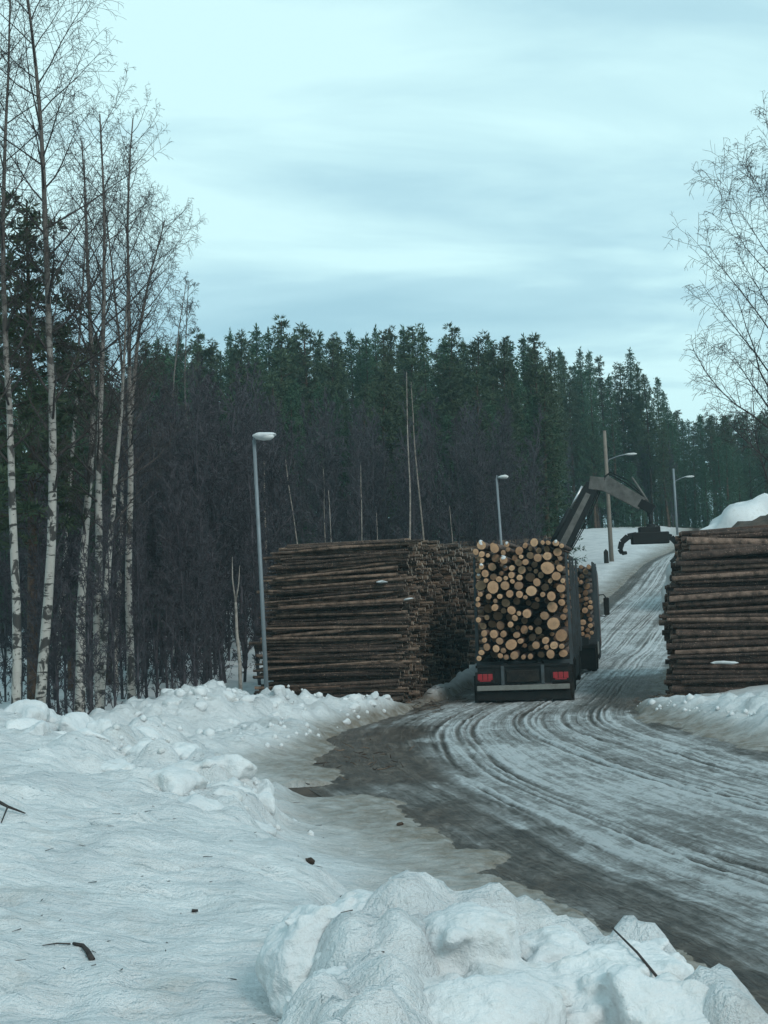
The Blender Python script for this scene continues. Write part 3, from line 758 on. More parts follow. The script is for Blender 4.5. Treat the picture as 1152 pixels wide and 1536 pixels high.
side = (sh - tip).cross(Vector((0, 0, 1))).normalized()
mb = MB(); mb.beam(sh, el, .30, .58, .26, .48, side=side); cpart(mb, 'inner_boom', 'crane')
pl = (el - sh).normalized(); nrm = side.cross(pl).normalized()
if nrm.x < 0: nrm = -nrm
cs = side if (KM.to_3x3() @ side).y < 0 else -side       # side facing the road behind the truck
mb = MB(); mb.beam(sh + pl * .25 + cs * .158, el - pl * .35 + cs * .138, .02, .22, .02, .17, side=side); cpart(mb, 'boom_plate', 'crane_grey', .004)
mb = MB(); a = sh + pl * .3 - nrm * .36; b = el - pl * .55 - nrm * .32; mb.tube([a, a + (b - a) * .72], [.10, .10], 10); cpart(mb, 'lift_cylinder', 'crane', 0, True)
mb = MB(); mb.tube([a + (b - a) * .7, b + (b - a) * .18], [.04, .04], 8); cpart(mb, 'piston_rod', 'chrome', 0, True)
mb = MB(); mb.beam(el - pl * .45, el - pl * .10 - nrm * .20, .24, .20, .18, .16, side=side); mb.beam(el - pl * .1 - nrm * .18, el2 + Vector((0, 0, .10)), .18, .17, .18, .17, side=side)
mb.beam(el - nrm * .14, el2 - Vector((0, 0, .06)), .30, .44, .30, .46, side=side); cpart(mb, 'elbow', 'crane_grey')
mb = MB(); mb.beam(el2, el2 + (tip - el2) * .86, .26, .54, .24, .44, side=side); cpart(mb, 'outer_boom', 'crane_grey')
od = (tip - el2).normalized(); on = side.cross(od).normalized()
if on.z < 0: on = -on
mb = MB(); a = el2 + od * .75 + on * .62; mb.tube([a, el2 + od * 1.35 + on * .32, tip - od * .15 + on * .16], [.035, .04, .04], 8); cpart(mb, 'hose', 'crane_grey', 0, True)
mb = MB(); mb.beam(el2 + (tip - el2) * .80, tip + od * .16, .26, .30, .24, .34, side=side); mb.beam(tip - od * .05 + on * .08, tip - Vector((0, 0, .28)), .2, .2, .16, .16, side=side); cpart(mb, 'boom_tip', 'crane')
for k in range(2):      # hydraulic hoses slung along the arm
    mb = MB(); q0 = sh + pl * .4 + nrm * (.30 + .05 * k); q1 = el - pl * .2 + nrm * (.26 + .06 * k); q2 = el2 + on * (.34 + .07 * k); q3 = tip - od * .5 + on * (.27 + .05 * k)
    mb.tube([q0, q0.lerp(q1, .5) + nrm * .06, q1, (q1 + q2) * .5 + Vector((0, 0, .16 + .06 * k)), q2, q2.lerp(q3, .5) + on * (.05 + .05 * k), q3, tip + Vector((0, 0, -.25))], [.022] * 8, 6); cpart(mb, 'hydraulic_hose', 'crane', 0, True)
g0 = kp(977, 801, 47.0)
mb = MB(); mb.tube([tip + Vector((0, 0, -.1)), Vector((g0.x, g0.y, g0.z + .30))], [.06, .06], 8); mb.tube([Vector((g0.x, g0.y, g0.z + .34)), Vector((g0.x, g0.y, g0.z - .05))], [.15, .15], 12); cpart(mb, 'rotator', 'crane', 0, True)
def claw(pts, w0, name):
    mb = MB()
    for i, (a, b) in enumerate(zip(pts[:-1], pts[1:])):
        k = 1 - i / len(pts); k2 = 1 - (i + 1) / len(pts)
        for off in (-.13, .13): mb.beam(a + side * off, b + side * off, .05, w0 * (.35 + .65 * k), .05, w0 * (.35 + .65 * k2), side=side)
        if i % 2 == 0: mb.beam(a, a + (b - a) * .2, .30, .05, side=side)
    return cpart(mb, name, 'crane', .008)
gd = 47.0
mb = MB(); mb.beam(kp(947, 808, gd), kp(1003, 806, gd), .36, .40, .36, .40, side=side); mb.beam(kp(958, 799, gd), kp(990, 797, gd), .30, .36, side=side); cpart(mb, 'grapple_body', 'crane', .04)
claw([kp(955, 803, gd), kp(942, 805, gd), kp(933, 813, gd), kp(930, 824, gd), kp(933, 830, gd), kp(940, 829, gd)], .22, 'grapple_claw')
claw([kp(995, 803, gd), kp(1007, 806, gd), kp(1015, 815, gd), kp(1017, 828, gd), kp(1013, 838, gd), kp(1006, 843, gd)], .22, 'grapple_claw')

# ---- loads: every log of the rear stack is a log
TM = Matrix.Translation(TR) @ Matrix.Rotation(-TH, 4, 'Z')
def load(Mx, y0, W, z0, top, ln, seed, rmin, rmax, big, lab, group, keepf, extra=None):
    items = pack(W, top, rmin, rmax, seed, 1.5, big, 10)
    rest = []
    d = (Mx.to_3x3() @ Vector((0, 1, 0)))
    for x, z, r in items:
        rec = abs(rng.gauss(0, .06)) + (rng.uniform(.25, 1.3) if rng.random() < .46 else 0); r *= .93
        p = Mx @ Vector((x - W / 2, y0 + rec, z0 + z)); dd = d + Vector((rng.gauss(0, .006), 0, rng.gauss(0, .006)))
        if keepf(x - W / 2, z, r):
            o = log('pine_log', 'load', p, dd, ln + rng.uniform(-.15, .2), r, lab(x / W, z, r, rec), 'log', group, 'new')
            if extra: extra(o, x / W, z, r)
        else: rest.append((p, dd, ln, r))
    return rest
def rear_label(fx, z, r, rec):
    row = 'top' if z > 2.55 else 'upper' if z > 1.75 else 'middle' if z > .95 else 'lower'
    sd2 = 'left' if fx < .34 else 'right' if fx > .66 else 'centre'
    if r > .175: return f'very large round tan log end in the {row} {sd2} of the trailer load'
    if rec > .2: return f'log end set back in shadow, {row} {sd2} of the trailer load'
    return f'round tan pine log end in the {row} {sd2} of the trailer load'
SNOWB = []
def snowy(o, fx, z, r):
    if (fx < .36 and z > 2.2 and rng.random() < .22) or (z > 2.9 and rng.random() < .2): SNOWB.append(o)
rest = load(TM, .02, 2.46, 1.12, lambda u: 3.22 + .08 * math.sin(u * 4) - .10 * (1 - u / 2.46), 4.7, 41, .068, .135, .05, rear_label, 'cut log ends in the trailer load', lambda x, z, r: True, snowy)
rest += load(TM, 5.2, 2.36, 1.06, 2.95, 4.4, 43, .07, .14, .03, lambda *a: 'pine log in the forward stack of the trailer', 'forward trailer logs', lambda x, z, r: False)
r2 = load(KM, .85, 2.4, 1.12, 2.62, 5.4, 47, .075, .14, .03, lambda fx, z, r, rec: 'tan log end in the stack on the truck ahead of the trailer', 'cut log ends in the truck load', lambda x, z, r: x > .55)
stuff_logs('stacked_logs', rest, 'bark_saw_i', 'cut_i', 'hidden forward stack of pine logs on the trailer')
stuff_logs('stacked_logs', r2, 'bark_saw_i', 'cut_i', 'further pine logs stacked on the truck')
def blob(seed, sub=2, cuts=6, rough=.12, depth=.75):
    bm = bmesh.new(); bmesh.ops.create_icosphere(bm, subdivisions=sub, radius=1.0)
    r = np.random.default_rng(seed); co = np.array([v.co[:] for v in bm.verts])
    for _ in range(cuts):
        n = r.normal(size=3); n /= np.linalg.norm(n); d = r.uniform(depth - .2, depth + .1)
        k = np.maximum(0, co @ n - d); co = co - k[:, None] * n
    for f, a in ((1.4, rough), (3.1, rough * .5), (7.0, rough * .22)):
        h = fbm(co[:, 0] * f + co[:, 2] * f * .7, co[:, 1] * f - co[:, 2] * f * .8, seed, 3); co = co * (1 + a * h)[:, None]
    for v, c in zip(bm.verts, co): v.co = c
    me = bpy.data.meshes.new('blob'); bm.to_mesh(me); bm.free()
    me.polygons.foreach_set('use_smooth', [True] * len(me.polygons)); return me
SNB = [blob(i + 60, 2, 3, .2) for i in range(3)]
for me in SNB: me.materials.append(M['snow_clean'])
for i, o in enumerate(SNOWB):
    s = bpy.data.objects.new('snow_patch', SNB[i % 3]); COL.objects.link(s); s.parent = o
    ln = o.scale[2]; up = o.rotation_quaternion.inverted() @ Vector((0, 0, 1))
    s.location = (up.x * .45, up.y * .45, .004); s.scale = (.75, .62, .010)
# stray thin tops lying across the load, snow on the piles
a, b = at_depth(824, 816, 37.7), at_depth(854, 829, 37.9)
log('pine_log', 'load', a, b - a, (b - a).length, .03, 'thin pale pole sticking out over the right corner of the trailer load', 'log', None, 'new')
for i, (px, py, d, sx_, lab) in enumerate([(612, 899, 36.85, .17, 'small patch of snow caught on a log end at the left pile corner'), (572, 873, 36.75, .16, 'small snow patch lying on a log high in the left pile'),
        (1085, 994, 34.35, .30, 'snow strip resting on a log low in the right pile')]):
    me = blob(640 + i, 3, 2, .45, .9); me.materials.append(M['snow_clean'])
    s = link('snow_patch', me); s.location = at_depth(px, py, d); s.scale = (sx_, .14, .035); s.rotation_euler = (0, rng.uniform(-.1, .1), 0)
    tag(s, lab, 'snow')

# ------------------------------------------------------------------ lamps and poles
def street_lamp(base, top, arm, head_len, r0, r1, mt, label, snow=False, arm_drop=0.0, over=0.0, name='street_lamp'):
    """base, top world points; arm = horizontal vector to the head"""
    t = empty(name, base); tag(t, label, 'street lamp', 'street lamps' )
    b = Vector(base); up = Vector(top) - b; arm = Vector(arm)
    mb = MB(); mb.tube([Vector((0, 0, -.4)), up * .5, up + up.normalized() * over], [r0, (r0 + r1) / 2, r1], 12); mb.build('post', M[mt], t, True)
    h0 = up + Vector((0, 0, -arm_drop))
    mb = MB(); mb.tube([h0 - Vector((0, 0, .25)), h0 + arm * .15 + Vector((0, 0, .12)), h0 + arm * .65 + Vector((0, 0, .32 if arm_drop else .04)), h0 + arm + Vector((0, 0, .40 if arm_drop else .04))], [.035] * 4, 8)
    mb.build('arm', M['steel'], t, True)
    hd = h0 + arm + Vector((0, 0, .40 if arm_drop else .04)); ax = arm.normalized()
    mb = MB(); q = [hd - ax * .05, hd + ax * head_len * .3, hd + ax * head_len * .75, hd + ax * head_len]
    mb.tube(q, [.05, .12, .13, .05], 10)
    for v in mb.v: v.z = hd.z + (v.z - hd.z) * .62
    hdo = mb.build('lamp_head', M['lamp_white'], t, True)
    if snow:
        s = bpy.data.objects.new('snow_cap', blob(77, 3, 2, .08, .9)); s.data.materials.append(M['snow_clean']); COL.objects.link(s); s.parent = t
        s.location = hd + ax * head_len * .45 + Vector((0, 0, .045)); s.scale = (head_len * .68, .17, .085)
    return t
lb = at_height(401, 1050, .45); lb = at_depth(401, 1040, 33.0); zb_ = surf(lb.x, lb.y)
tp = at_depth(381, 660, 33.0)
street_lamp((lb.x, lb.y, zb_ - .1), (tp.x, tp.y, tp.z), (.10, -.05, 0), 0.42, .055, .040, 'steel', 'tall grey lamp post with snow capped head in front of the left pile', True)
d = 51.4; tp = at_depth(745, 718, d); street_lamp((tp.x + .18, d, zg(tp.x, d)), tp, (.10, -.05, 0), .34, .055, .04, 'steel', 'small lamp post standing behind the left pile against the forest')
d = 92; bs = at_depth(918, 850, d); tp = at_depth(909, 690, d); pk = at_depth(907.5, 646, d)
street_lamp((bs.x, d, zg(bs.x, d)), tp, (1.25, -.2, 0), .75, .16, .11, 'wood_pole', 'wooden pole with a lamp arm rising behind the crane', over=(pk - tp).length, arm_drop=.1)
d = 112; bs = at_depth(1016, 797, d); tp = at_depth(1010, 703, d)
street_lamp((bs.x, d, zg(bs.x, d)), tp, (.9, -.1, 0), .7, .10, .08, 'steel', 'farthest lamp post on the hill beyond the grapple', arm_drop=1.1)
bs = at_depth(910, 850, 91); mb = MB(); p = Vector((bs.x, 91, surf(bs.x, 91))); mb.tube([p, p + Vector((0, 0, .75))], [.16, .15], 8); mb.tube([p + Vector((0, 0, .75)), p + Vector((0, 0, .9))], [.15, .03], 8)
tag(mb.build('marker_post', M['tyre']), 'short dark marker post beside the wooden pole', 'post')

# ------------------------------------------------------------------ bare trees
def perp(d, r):
    v = Vector((r.gauss(0, 1), r.gauss(0, 1), r.gauss(0, 1))); v = v - d * v.dot(d)
    return v.normalized() if v.length > 1e-6 else d.orthogonal().normalized()
def bare_tree(seed, h, r0, first=.3, prim=34, crown=2.6, twig=1.0, droop=.25, up=.75, lean=(0, 0), fork=None, sub=7, tert=4, min_r=.006, wig=.05):
    """returns (trunk MB, crown MB). Tapered trunk, limbs rising from it, three orders of twigs"""
    r = random.Random(seed); T = MB(); C = MB()
    def branch(p, d, ln, rad, lvl):
        n = 5 if lvl == 1 else 4 if lvl == 2 else 3
        pts = [p]; q = p.copy(); dd = d.copy()
        for i in range(n):
            bend = Vector((r.gauss(0, .10), r.gauss(0, .10), r.gauss(0, .08)))
            if lvl <= 2: bend.z += .07
            elif lvl >= 3: bend.z -= droop * (.4 + .5 * i)
            dd = (dd + bend).normalized(); q = q + dd * (ln / n); pts.append(q)
        rad_ = [max(min_r * (.75 if lvl == 4 else 1), rad * (1 - .85 * i / n)) for i in range(n + 1)]
        C.tube(pts, rad_, 5 if lvl == 1 else 3, False)
        if lvl >= 4: return
        cnt = {1: sub, 2: tert, 3: 3}[lvl]; cnt = max(1, int(cnt * (.6 + .8 * r.random()) * (min(1.4, ln / 1.6) if lvl == 1 else 1)))
        for k in range(cnt):
            t = (.18 + .8 * (k + r.random()) / cnt) if lvl < 3 else .2 + .75 * r.random()
            f = t * n; i = min(n - 1, int(f)); pp = pts[i].lerp(pts[i + 1], f - i)
            ax = (pts[i + 1] - pts[i]).normalized(); nd = (ax * (.85 if lvl == 1 else .6) + perp(ax, r) * .8).normalized()
            nd.z += .25 if lvl == 1 else 0; nd.normalize()
            branch(pp, nd, ln * (.42 if lvl == 1 else .5 if lvl == 2 else .55) * (1.15 - .5 * t) * r.uniform(.7, 1.25) * (twig if lvl > 1 else 1), rad_[i] * .55, lvl + 1)
    def stem(base, d0, hh, rr, f0, np_):
        n = 16; pts = [base]; dd = Vector(d0); q = base.copy()
        for i in range(n):
            dd = (dd + Vector((r.gauss(0, wig), r.gauss(0, wig), .05))).normalized(); q = q + dd * (hh / n); pts.append(q)
        rad = [rr * (1.18 if i == 0 else 1.0) * (1 - .93 * (i / n) ** .9) + .008 for i in range(n + 1)]
        T.tube(pts, rad, 10, False)
        ph = r.random() * 6
        for k in range(np_):
            t = f0 + (1 - f0) * ((k + r.random()) / np_) ** .9
            t = min(t, .985); f = t * n; i = min(n - 1, int(f)); pp = pts[i].lerp(pts[i + 1], f - i)
            ph += 2.4 + r.uniform(-.4, .4); out_ = Vector((math.cos(ph), math.sin(ph), 0)); ax = (pts[i + 1] - pts[i]).normalized()
            prof_ = math.sin(math.pi * min(1, .22 + .78 * (1 - (t - f0) / (1 - f0)))) ** .8 if t > f0 else 1
            ln = crown * (.35 + .65 * prof_) * (1.05 - .55 * (t - f0) / (1 - f0)) * r.uniform(.65, 1.25)
            dirb = (out_ * r.uniform(.65, 1.0) + ax * up * r.uniform(.7, 1.3)).normalized()
            branch(pp, dirb, ln, max(.010, rad[i] * .42), 1)
        return pts, rad
    ld = Vector((lean[0], lean[1], 1)).normalized()
    pts, rad = stem(Vector((0, 0, -.35)), ld, h, r0, first, prim)
    if fork:
        for (t, dx, dy, fh, fr) in fork:
            i = int(t * 16); stem(pts[i], Vector((dx, dy, 1)).normalized(), fh, fr, .35, int(prim * .7))
    return T, C
def plant_bare(name, loc, T, C, trunk_m, crown_m, label, cat, group=None, rz=0.0):
    t = empty(name, loc, rz); tag(t, label, cat, group)
    T.build('trunk', M[trunk_m], t, True); C.build('crown', M[crown_m], t); return t
def copy_tree(src, loc, rz, sc, label=None, tilt=(0, 0)):
    c = src.copy(); COL.objects.link(c); c.location = loc; c.rotation_euler = (tilt[0], tilt[1], rz); c.scale = (sc, sc, sc) if not isinstance(sc, tuple) else sc
    if label: c['label'] = label
    for ch in src.children:
        k = ch.copy(); COL.objects.link(k); k.parent = c
    return c
def at_base(px, d):
    p = at_depth(px, 1000, d); return Vector((p.x, d, surf(p.x, d)))
def hgt(px, py, d, base): return at_depth(px, py, d).z - base.z

GB = 'birches standing at the left edge of the snow'
near = [  # base px, depth, top px, top py, r0, seed, first, prim, crown, label, fork
    (18, 27.5, 5, -60, .13, 1, .42, 30, 2.6, 'tall white birch trunk at the far left edge of the picture', None),
    (52, 28.5, 66, -120, .15, 2, .34, 40, 3.0, 'tallest birch, second trunk from the left edge, top out of view', None),
    (116, 33.5, 140, 190, .17, 3, .36, 34, 2.7, 'thick birch with black scarred bark left of the forked birch', None),
    (148, 30.5, 118, 150, .14, 4, .38, 30, 2.4, 'forked birch whose two stems part near the snow', [(.10, .13, 0, 9.0, .085)]),
    (196, 37.5, 205, 182, .15, 5, .46, 36, 2.1, 'slender birch with a narrow crown standing out against the sky', [(.55, .10, .02, 5.5, .06)]),
    (-30, 26.5, -25, 40, .12, 6, .40, 30, 2.6, 'birch leaning in from beyond the left edge', None),
    (80, 40, 95, 230, .12, 8, .40, 28, 2.2, 'birch behind the leftmost trunks with grey brown crown', None),
    (172, 43, 182, 250, .12, 9, .42, 26, 2.2, 'thin birch behind the forked birch', None),
    (292, 62, 300, 420, .11, 10, .45, 22, 1.9, 'small far birch at the right end of the birch group', None),
    (262, 58, 268, 400, .11, 12, .45, 22, 1.9, 'small far birch just right of the slender birch', None),
]
for bx_, d, tx, ty, r0, sd2, fi, pr, cw, lab, fk in near:
    b = at_base(bx_, d); tpz = at_depth(tx, ty, d); hh = tpz.z - b.z
    T, C = bare_tree(sd2, hh, r0 * .74, fi * .85, int(pr * 1.1), cw * 1.05, sub=7, tert=5, lean=((tpz.x - b.x) / hh, 0), fork=fk, wig=.028, min_r=.0036 if d < 50 else .007)
    plant_bare('birch_tree', b, T, C, 'birch', 'twig', lab, 'tree', GB)
d = 47.0; b = at_depth(1158, 860, d); b.z = zg(b.x, d); tpz = at_depth(1140, 225, d)
T, C = bare_tree(21, tpz.z - b.z, .14, .28, 32, 5.6, up=.90, droop=.26, sub=9, tert=5, lean=((tpz.x - b.x) / (tpz.z - b.z), 0), wig=.03, min_r=.0065)
plant_bare('birch_tree', b, T, C, 'trunk', 'twig', 'large bare birch with spreading drooping crown behind the right pile', 'tree')
# broken pale sapling by the lamp
p0 = at_base(358, 34.5); hh = hgt(354, 835, 34.5, p0); t = empty('broken_sapling', p0); tag(t, 'slender pale broken sapling with forked top left of the lamp post', 'tree')
mb = MB(); k1 = Vector((-.02, 0, hh * .70)); mb.tube([Vector((.02, 0, -.2)), Vector((.03, .02, hh * .3)), Vector((-.015, 0, hh * .5)), k1], [.05, .045, .036, .03], 8); mb.tube([k1, k1 + Vector((-.06, 0, hh * .15)), k1 + Vector((-.05, .02, hh * .30))], [.026, .018, .008], 6); mb.tube([k1, k1 + Vector((.09, 0, hh * .12)), k1 + Vector((.13, 0, hh * .24))], [.022, .015, .006], 6)
mb.build('trunk', M['pale_stem'], t, True)

# thicket of bare young trees in front of the forest (a few kinds, copied)
kinds = []
for i, (h, r0, cw, pr) in enumerate([(9.5, .055, 1.5, 30), (8.5, .05, 1.3, 30), (10.5, .06, 1.6, 32), (7.0, .045, 1.4, 30)]):
    T, C = bare_tree(100 + i, h, r0, .06, pr + 8, cw, up=1.5, droop=.02, sub=8, tert=5, min_r=.010, wig=.035)
    k = plant_bare('bare_sapling', (0, 0, 0), T, C, 'thicket', 'thicket', 'x', 'tree', 'bare grey saplings of the thicket before the forest'); kinds.append((k, h))
used = set()
def sapling(px, d, top_py, label, rz=None):
    b = at_base(px, d); b.z = zg(b.x, d) - .05; hh = hgt(px, top_py, d, b); i = rng.randrange(4); k, h0 = kinds[i]; s = hh / h0
    if i not in used:
        used.add(i); k.location = b; k.rotation_euler = (0, 0, rng.uniform(0, 6)); k.scale = (s, s, s); k['label'] = label; return k
    return copy_tree(k, b, rng.uniform(0, 6), s, label)
for i in range(52):
    px = 200 + i * 4.2 + rng.uniform(-8, 8)
    sapling(px, rng.uniform(43, 66), rng.uniform(545, 720), 'bare grey sapling in the dense thicket between the birches and the left pile')
for i in range(56):
    px = 395 + i * 7.6 + rng.uniform(-8, 8)
    sapling(px, rng.uniform(58, 78), rng.uniform(590, 680), 'bare brownish sapling in the thicket behind the left pile')
for i in range(20):
    px = 840 + i * 10 + rng.uniform(-6, 6)
    sapling(px, rng.uniform(118, 128), rng.uniform(640, 720), 'bare sapling at the forest edge beyond the crane')
for i in range(22):
    px = 6 + i * 10 + rng.uniform(-6, 6)
    sapling(px, rng.uniform(46, 66), rng.uniform(640, 800), 'bare sapling behind the birch trunks at the left edge')
for px, d, ty in ((88, 29.5, 760), (132, 29, 800), (172, 30, 740), (205, 33, 760), (60, 31, 700)):
    sapling(px, d, ty, 'low leafless bush with dark branches between the birch trunks')
for i in range(26):
    sapling(-8 + i * 13.4 + rng.uniform(-6, 6), rng.uniform(34.5, 42), rng.uniform(640, 830), 'bare sapling rising from the snow just behind the birches')
# slender pale birch stems seen against the dark wood
for i, (bx_, d, tx, ty, rr, lab) in enumerate([
        (612, 57, 608, 540, .07, 'tall pale birch stem against the forest above the left pile corner'), (642, 58, 634, 560, .065, 'tall pale birch stem just right of the tallest pale stem'),
        (460, 55, 455, 675, .05, 'pale thin stem above the middle of the left pile'), (487, 56, 490, 690, .05, 'pale thin stem second from the lamp post above the left pile'),
        (548, 55.5, 537, 680, .05, 'leaning pale stem above the right half of the left pile'), (573, 54.5, 562, 755, .045, 'short leaning pale stem over the left pile'),
        (397, 60, 393, 640, .09, 'brown pine stem directly behind the near lamp post'), (505, 55, 500, 720, .04, 'short pale stem between two taller pale stems'), (682, 57, 680, 740, .045, 'pale thin stem above the trailer load')]):
    b = at_base(bx_, d); b.z = zg(b.x, d); tz = at_depth(tx, ty, d); hh = tz.z - b.z
    T, C = bare_tree(200 + i, hh, rr * .85, .5, 10, 1.3, up=1.2, droop=.1, sub=5, tert=3, lean=((tz.x - b.x) / hh, 0), wig=.02, min_r=.009)
    plant_bare('slender_birch', b, T, C, 'pale_stem', 'thicket', lab, 'tree', 'pale stems before the forest')

# ------------------------------------------------------------------ conifers
def tuft(C, p, d, ln, wd, r):
    s = perp(d, r); C.v += [p - s * wd * .3, p + d * ln * .5 + s * wd * .5, p + d * ln, p + d * ln * .45 - s * wd * .5]
    n = len(C.v); C.f.append((n - 4, n - 3, n - 2, n - 1))
def spruce(seed, h=16.0, rad=2.1, full=.16):
    r = random.Random(seed); T = MB(); C = MB(); z = h * full; T.tube([Vector((0, 0, -.5)), Vector((r.gauss(0, .05), r.gauss(0, .05), h * .5)), Vector((0, 0, h))], [h * .011, h * .0075, .015], 8, False)
    while z < h * .985:
        t = (z - h * full) / (h * (1 - full)); L_ = rad * 1.05 * (1 - t) ** .80 * (.75 + .25 * math.sin(min(1, t * 6) * 1.57)) + .12
        nb = 6 if t < .9 else 4; ph = r.random() * 6
        for k in range(nb):
            if r.random() < .10: continue
            a = ph + k * 6.283 / nb + r.uniform(-.3, .3); ln = L_ * r.uniform(.6, 1.18); dr = -.42 * (1 - t) + .25 * t
            out_ = Vector((math.cos(a), math.sin(a), 0)); p = Vector((0, 0, z + r.uniform(-.1, .1))); steps = max(2, int(ln / .30))
            for i in range(steps):
                f = (i + .6) / steps; q = p + out_ * ln * f + Vector((0, 0, ln * (dr * f + .30 * f * f)))
                for s_ in range(10):
                    dd = (out_ * r.uniform(.3, 1) + perp(out_, r) * .8 + Vector((0, 0, -.25))).normalized()
                    tuft(C, q + Vector((r.gauss(0, .08), r.gauss(0, .08), r.gauss(0, .07))), dd, r.uniform(.15, .32) * (1.1 - .4 * t), r.uniform(.045, .09), r)
        z += (.36 - .16 * t) * r.uniform(.75, 1.25)
    for _ in range(14): tuft(C, Vector((0, 0, h - r.uniform(0, .7))), Vector((r.gauss(0, .5), r.gauss(0, .5), 1)).normalized(), .35, .10, r)
    return T, C
def pine_tree(seed, h=16.0, rad=1.9, bare=.42, dens=1.0):
    r = random.Random(seed); T = MB(); C = MB(); bend = Vector((r.gauss(0, .2), r.gauss(0, .2), 0))
    ax = lambda t: bend * math.sin(t * 3.14) + Vector((0, 0, h * t))
    T.tube([ax(0) - Vector((0, 0, .5))] + [ax(i / 6) for i in range(1, 7)], [h * .0115 * (1 - .9 * i / 6) + .01 for i in range(7)], 8, False)
    z = bare; ph = 0
    while z < .99:
        t = (z - bare) / (1 - bare); prof_ = (.55 + .45 * math.sin(min(1, t * 2.6) * 1.57)) * (1 - t) ** .72 + .05
        for k in range(4 if t < .85 else 3):
            ph += 2.4 + r.uniform(-.6, .6); ln = rad * prof_ * r.uniform(.45, 1.3); a = Vector((math.cos(ph), math.sin(ph), 0)); p = ax(z)
            e_ = p + a * ln + Vector((0, 0, ln * (.05 + .8 * t) * r.uniform(.6, 1.2))); mid_ = p.lerp(e_, .5) + Vector((0, 0, -.08 * ln))
            T.tube([p, mid_, e_], [.035 * (1 - t) + .012, .02, .008], 3, False)
            for c in range(max(1, int(ln * 2.6 + .5))):
                f = r.uniform(.4, 1.05); q = mid_.lerp(e_, (f - .4) / .6) + Vector((r.gauss(0, .14), r.gauss(0, .14), r.gauss(0, .10))); cr_ = r.uniform(.20, .36)
                for _ in range(int(30 * dens)):
                    dd = Vector((r.gauss(0, 1), r.gauss(0, 1), r.gauss(.45, .8))).normalized(); tuft(C, q + dd * cr_ * .25, dd, cr_ * r.uniform(.6, 1.2), r.uniform(.045, .08), r)
        z += (.024 - .009 * t) * r.uniform(.7, 1.4)
    return T, C
CON = []
for i in range(4):
    T, C = spruce(300 + i, 16, [1.7, 1.45, 2.0, 1.25][i]); CON.append(plant_bare('spruce_tree', (0, 0, 0), T, C, 'trunk', 'spruce', 'x', 'tree', 'dark conifers of the forest'))
for i in range(5):
    T, C = pine_tree(320 + i, 16, [1.8, 2.1, 1.5, 2.3, 1.3][i], [.42, .36, .48, .40, .30][i]); CON.append(plant_bare('pine_tree', (0, 0, 0), T, C, 'trunk', 'pine', 'x', 'tree', 'dark conifers of the forest'))
used2 = set()
def conifer(px, d, top_py, i, label, wide=1.0, sink=0.0):
    p = at_depth(px, top_py, d); g = zg(p.x, d) - sink; s = (p.z - g) / 16.0; rz = rng.uniform(0, 6.28); src = CON[i]; loc = (p.x, d, g - .1)
    sc = (s * wide, s * wide, s)
    if i not in used2:
        used2.add(i); src.location = loc; src.rotation_euler = (0, 0, rz); src.scale = sc; src['label'] = label; return src
    return copy_tree(src, loc, rz, sc, label, (rng.gauss(0, .012), rng.gauss(0, .012)))
SKY = [(218, 512), (236, 506), (250, 515), (270, 505), (297, 500), (318, 512), (348, 495), (362, 500), (381, 486), (402, 494), (421, 480), (437, 495), (455, 488), (475, 497), (491, 502), (508, 506), (524, 495), (541, 500), (558, 489),
       (570, 502), (583, 491), (609, 488), (620, 492), (640, 489), (659, 505), (678, 491), (690, 508), (704, 504), (727, 503), (742, 515), (757, 504), (768, 510), (779, 502), (793, 522), (806, 505), (823, 525), (838, 522), (850, 535), (872, 522), (884, 526), (901, 536), (915, 560), (928, 545), (943, 522), (955, 545), (966, 560), (981, 565), (992, 585), (1003, 605)]
PAT = [4, 0, 3, 1, 6, 8, 3, 7, 1, 0, 6, 3, 5, 1, 8]
ORD = 'first second third fourth fifth sixth seventh eighth ninth tenth eleventh twelfth thirteenth fourteenth'.split()
ZONES = [(330, 'just right of the birches'), (450, 'above the near lamp post'), (600, 'above the left pile'), (705, 'above the ragged log ends'), (860, 'above the trailer load'), (1200, 'above the crane')]
cnt_ = {}
for i, (px, py) in enumerate(SKY):
    zn = next(z for lim, z in ZONES if px < lim); cnt_[zn] = cnt_.get(zn, 0) + 1; sp_ = PAT[i % len(PAT)]
    conifer(px, rng.uniform(84, 98) if px < 830 else rng.uniform(119, 130), py, sp_, f"{'pointed spruce' if sp_ < 4 else 'bushy topped pine'}, {ORD[cnt_[zn] - 1]} tip from the left on the skyline {zn}", rng.uniform(.9, 1.15))
for i in range(60):
    px = 205 + i * 13.5 + rng.uniform(-7, 7); k = np.interp(px, [200, 560, 820, 930, 1010], [527, 522, 540, 572, 626])
    conifer(px, rng.uniform(98, 112) if px < 830 else rng.uniform(126, 136), k + rng.uniform(-12, 25), rng.randrange(9), 'dark conifer deep in the forest behind the skyline row', rng.uniform(1.0, 1.3))
for i in range(40):
    px = 200 + i * 20.4 + rng.uniform(-9, 9); k = np.interp(px, [200, 560, 820, 930, 1010], [556, 552, 572, 610, 670])
    conifer(px, rng.uniform(76, 86) if px < 830 else rng.uniform(118, 126), k + rng.uniform(-20, 60), rng.choice([0, 2, 1, 3, 5, 8]), 'shorter dark conifer at the front edge of the forest', rng.uniform(1.05, 1.4))
for px in range(1006, 1175, 7):
    conifer(px + rng.uniform(-3, 3), rng.uniform(128, 150), 622 + rng.uniform(-8, 12), rng.randrange(9), 'distant conifer in the low far row at the right edge', rng.uniform(1.0, 1.3))
for px in range(1000, 1180, 12):
    conifer(px + rng.uniform(-5, 5), rng.uniform(120, 127), 668 + rng.uniform(-20, 25), rng.choice([0, 2, 3]), 'young dark spruce before the far row at the right edge', rng.uniform(1.3, 1.6), 1.6)
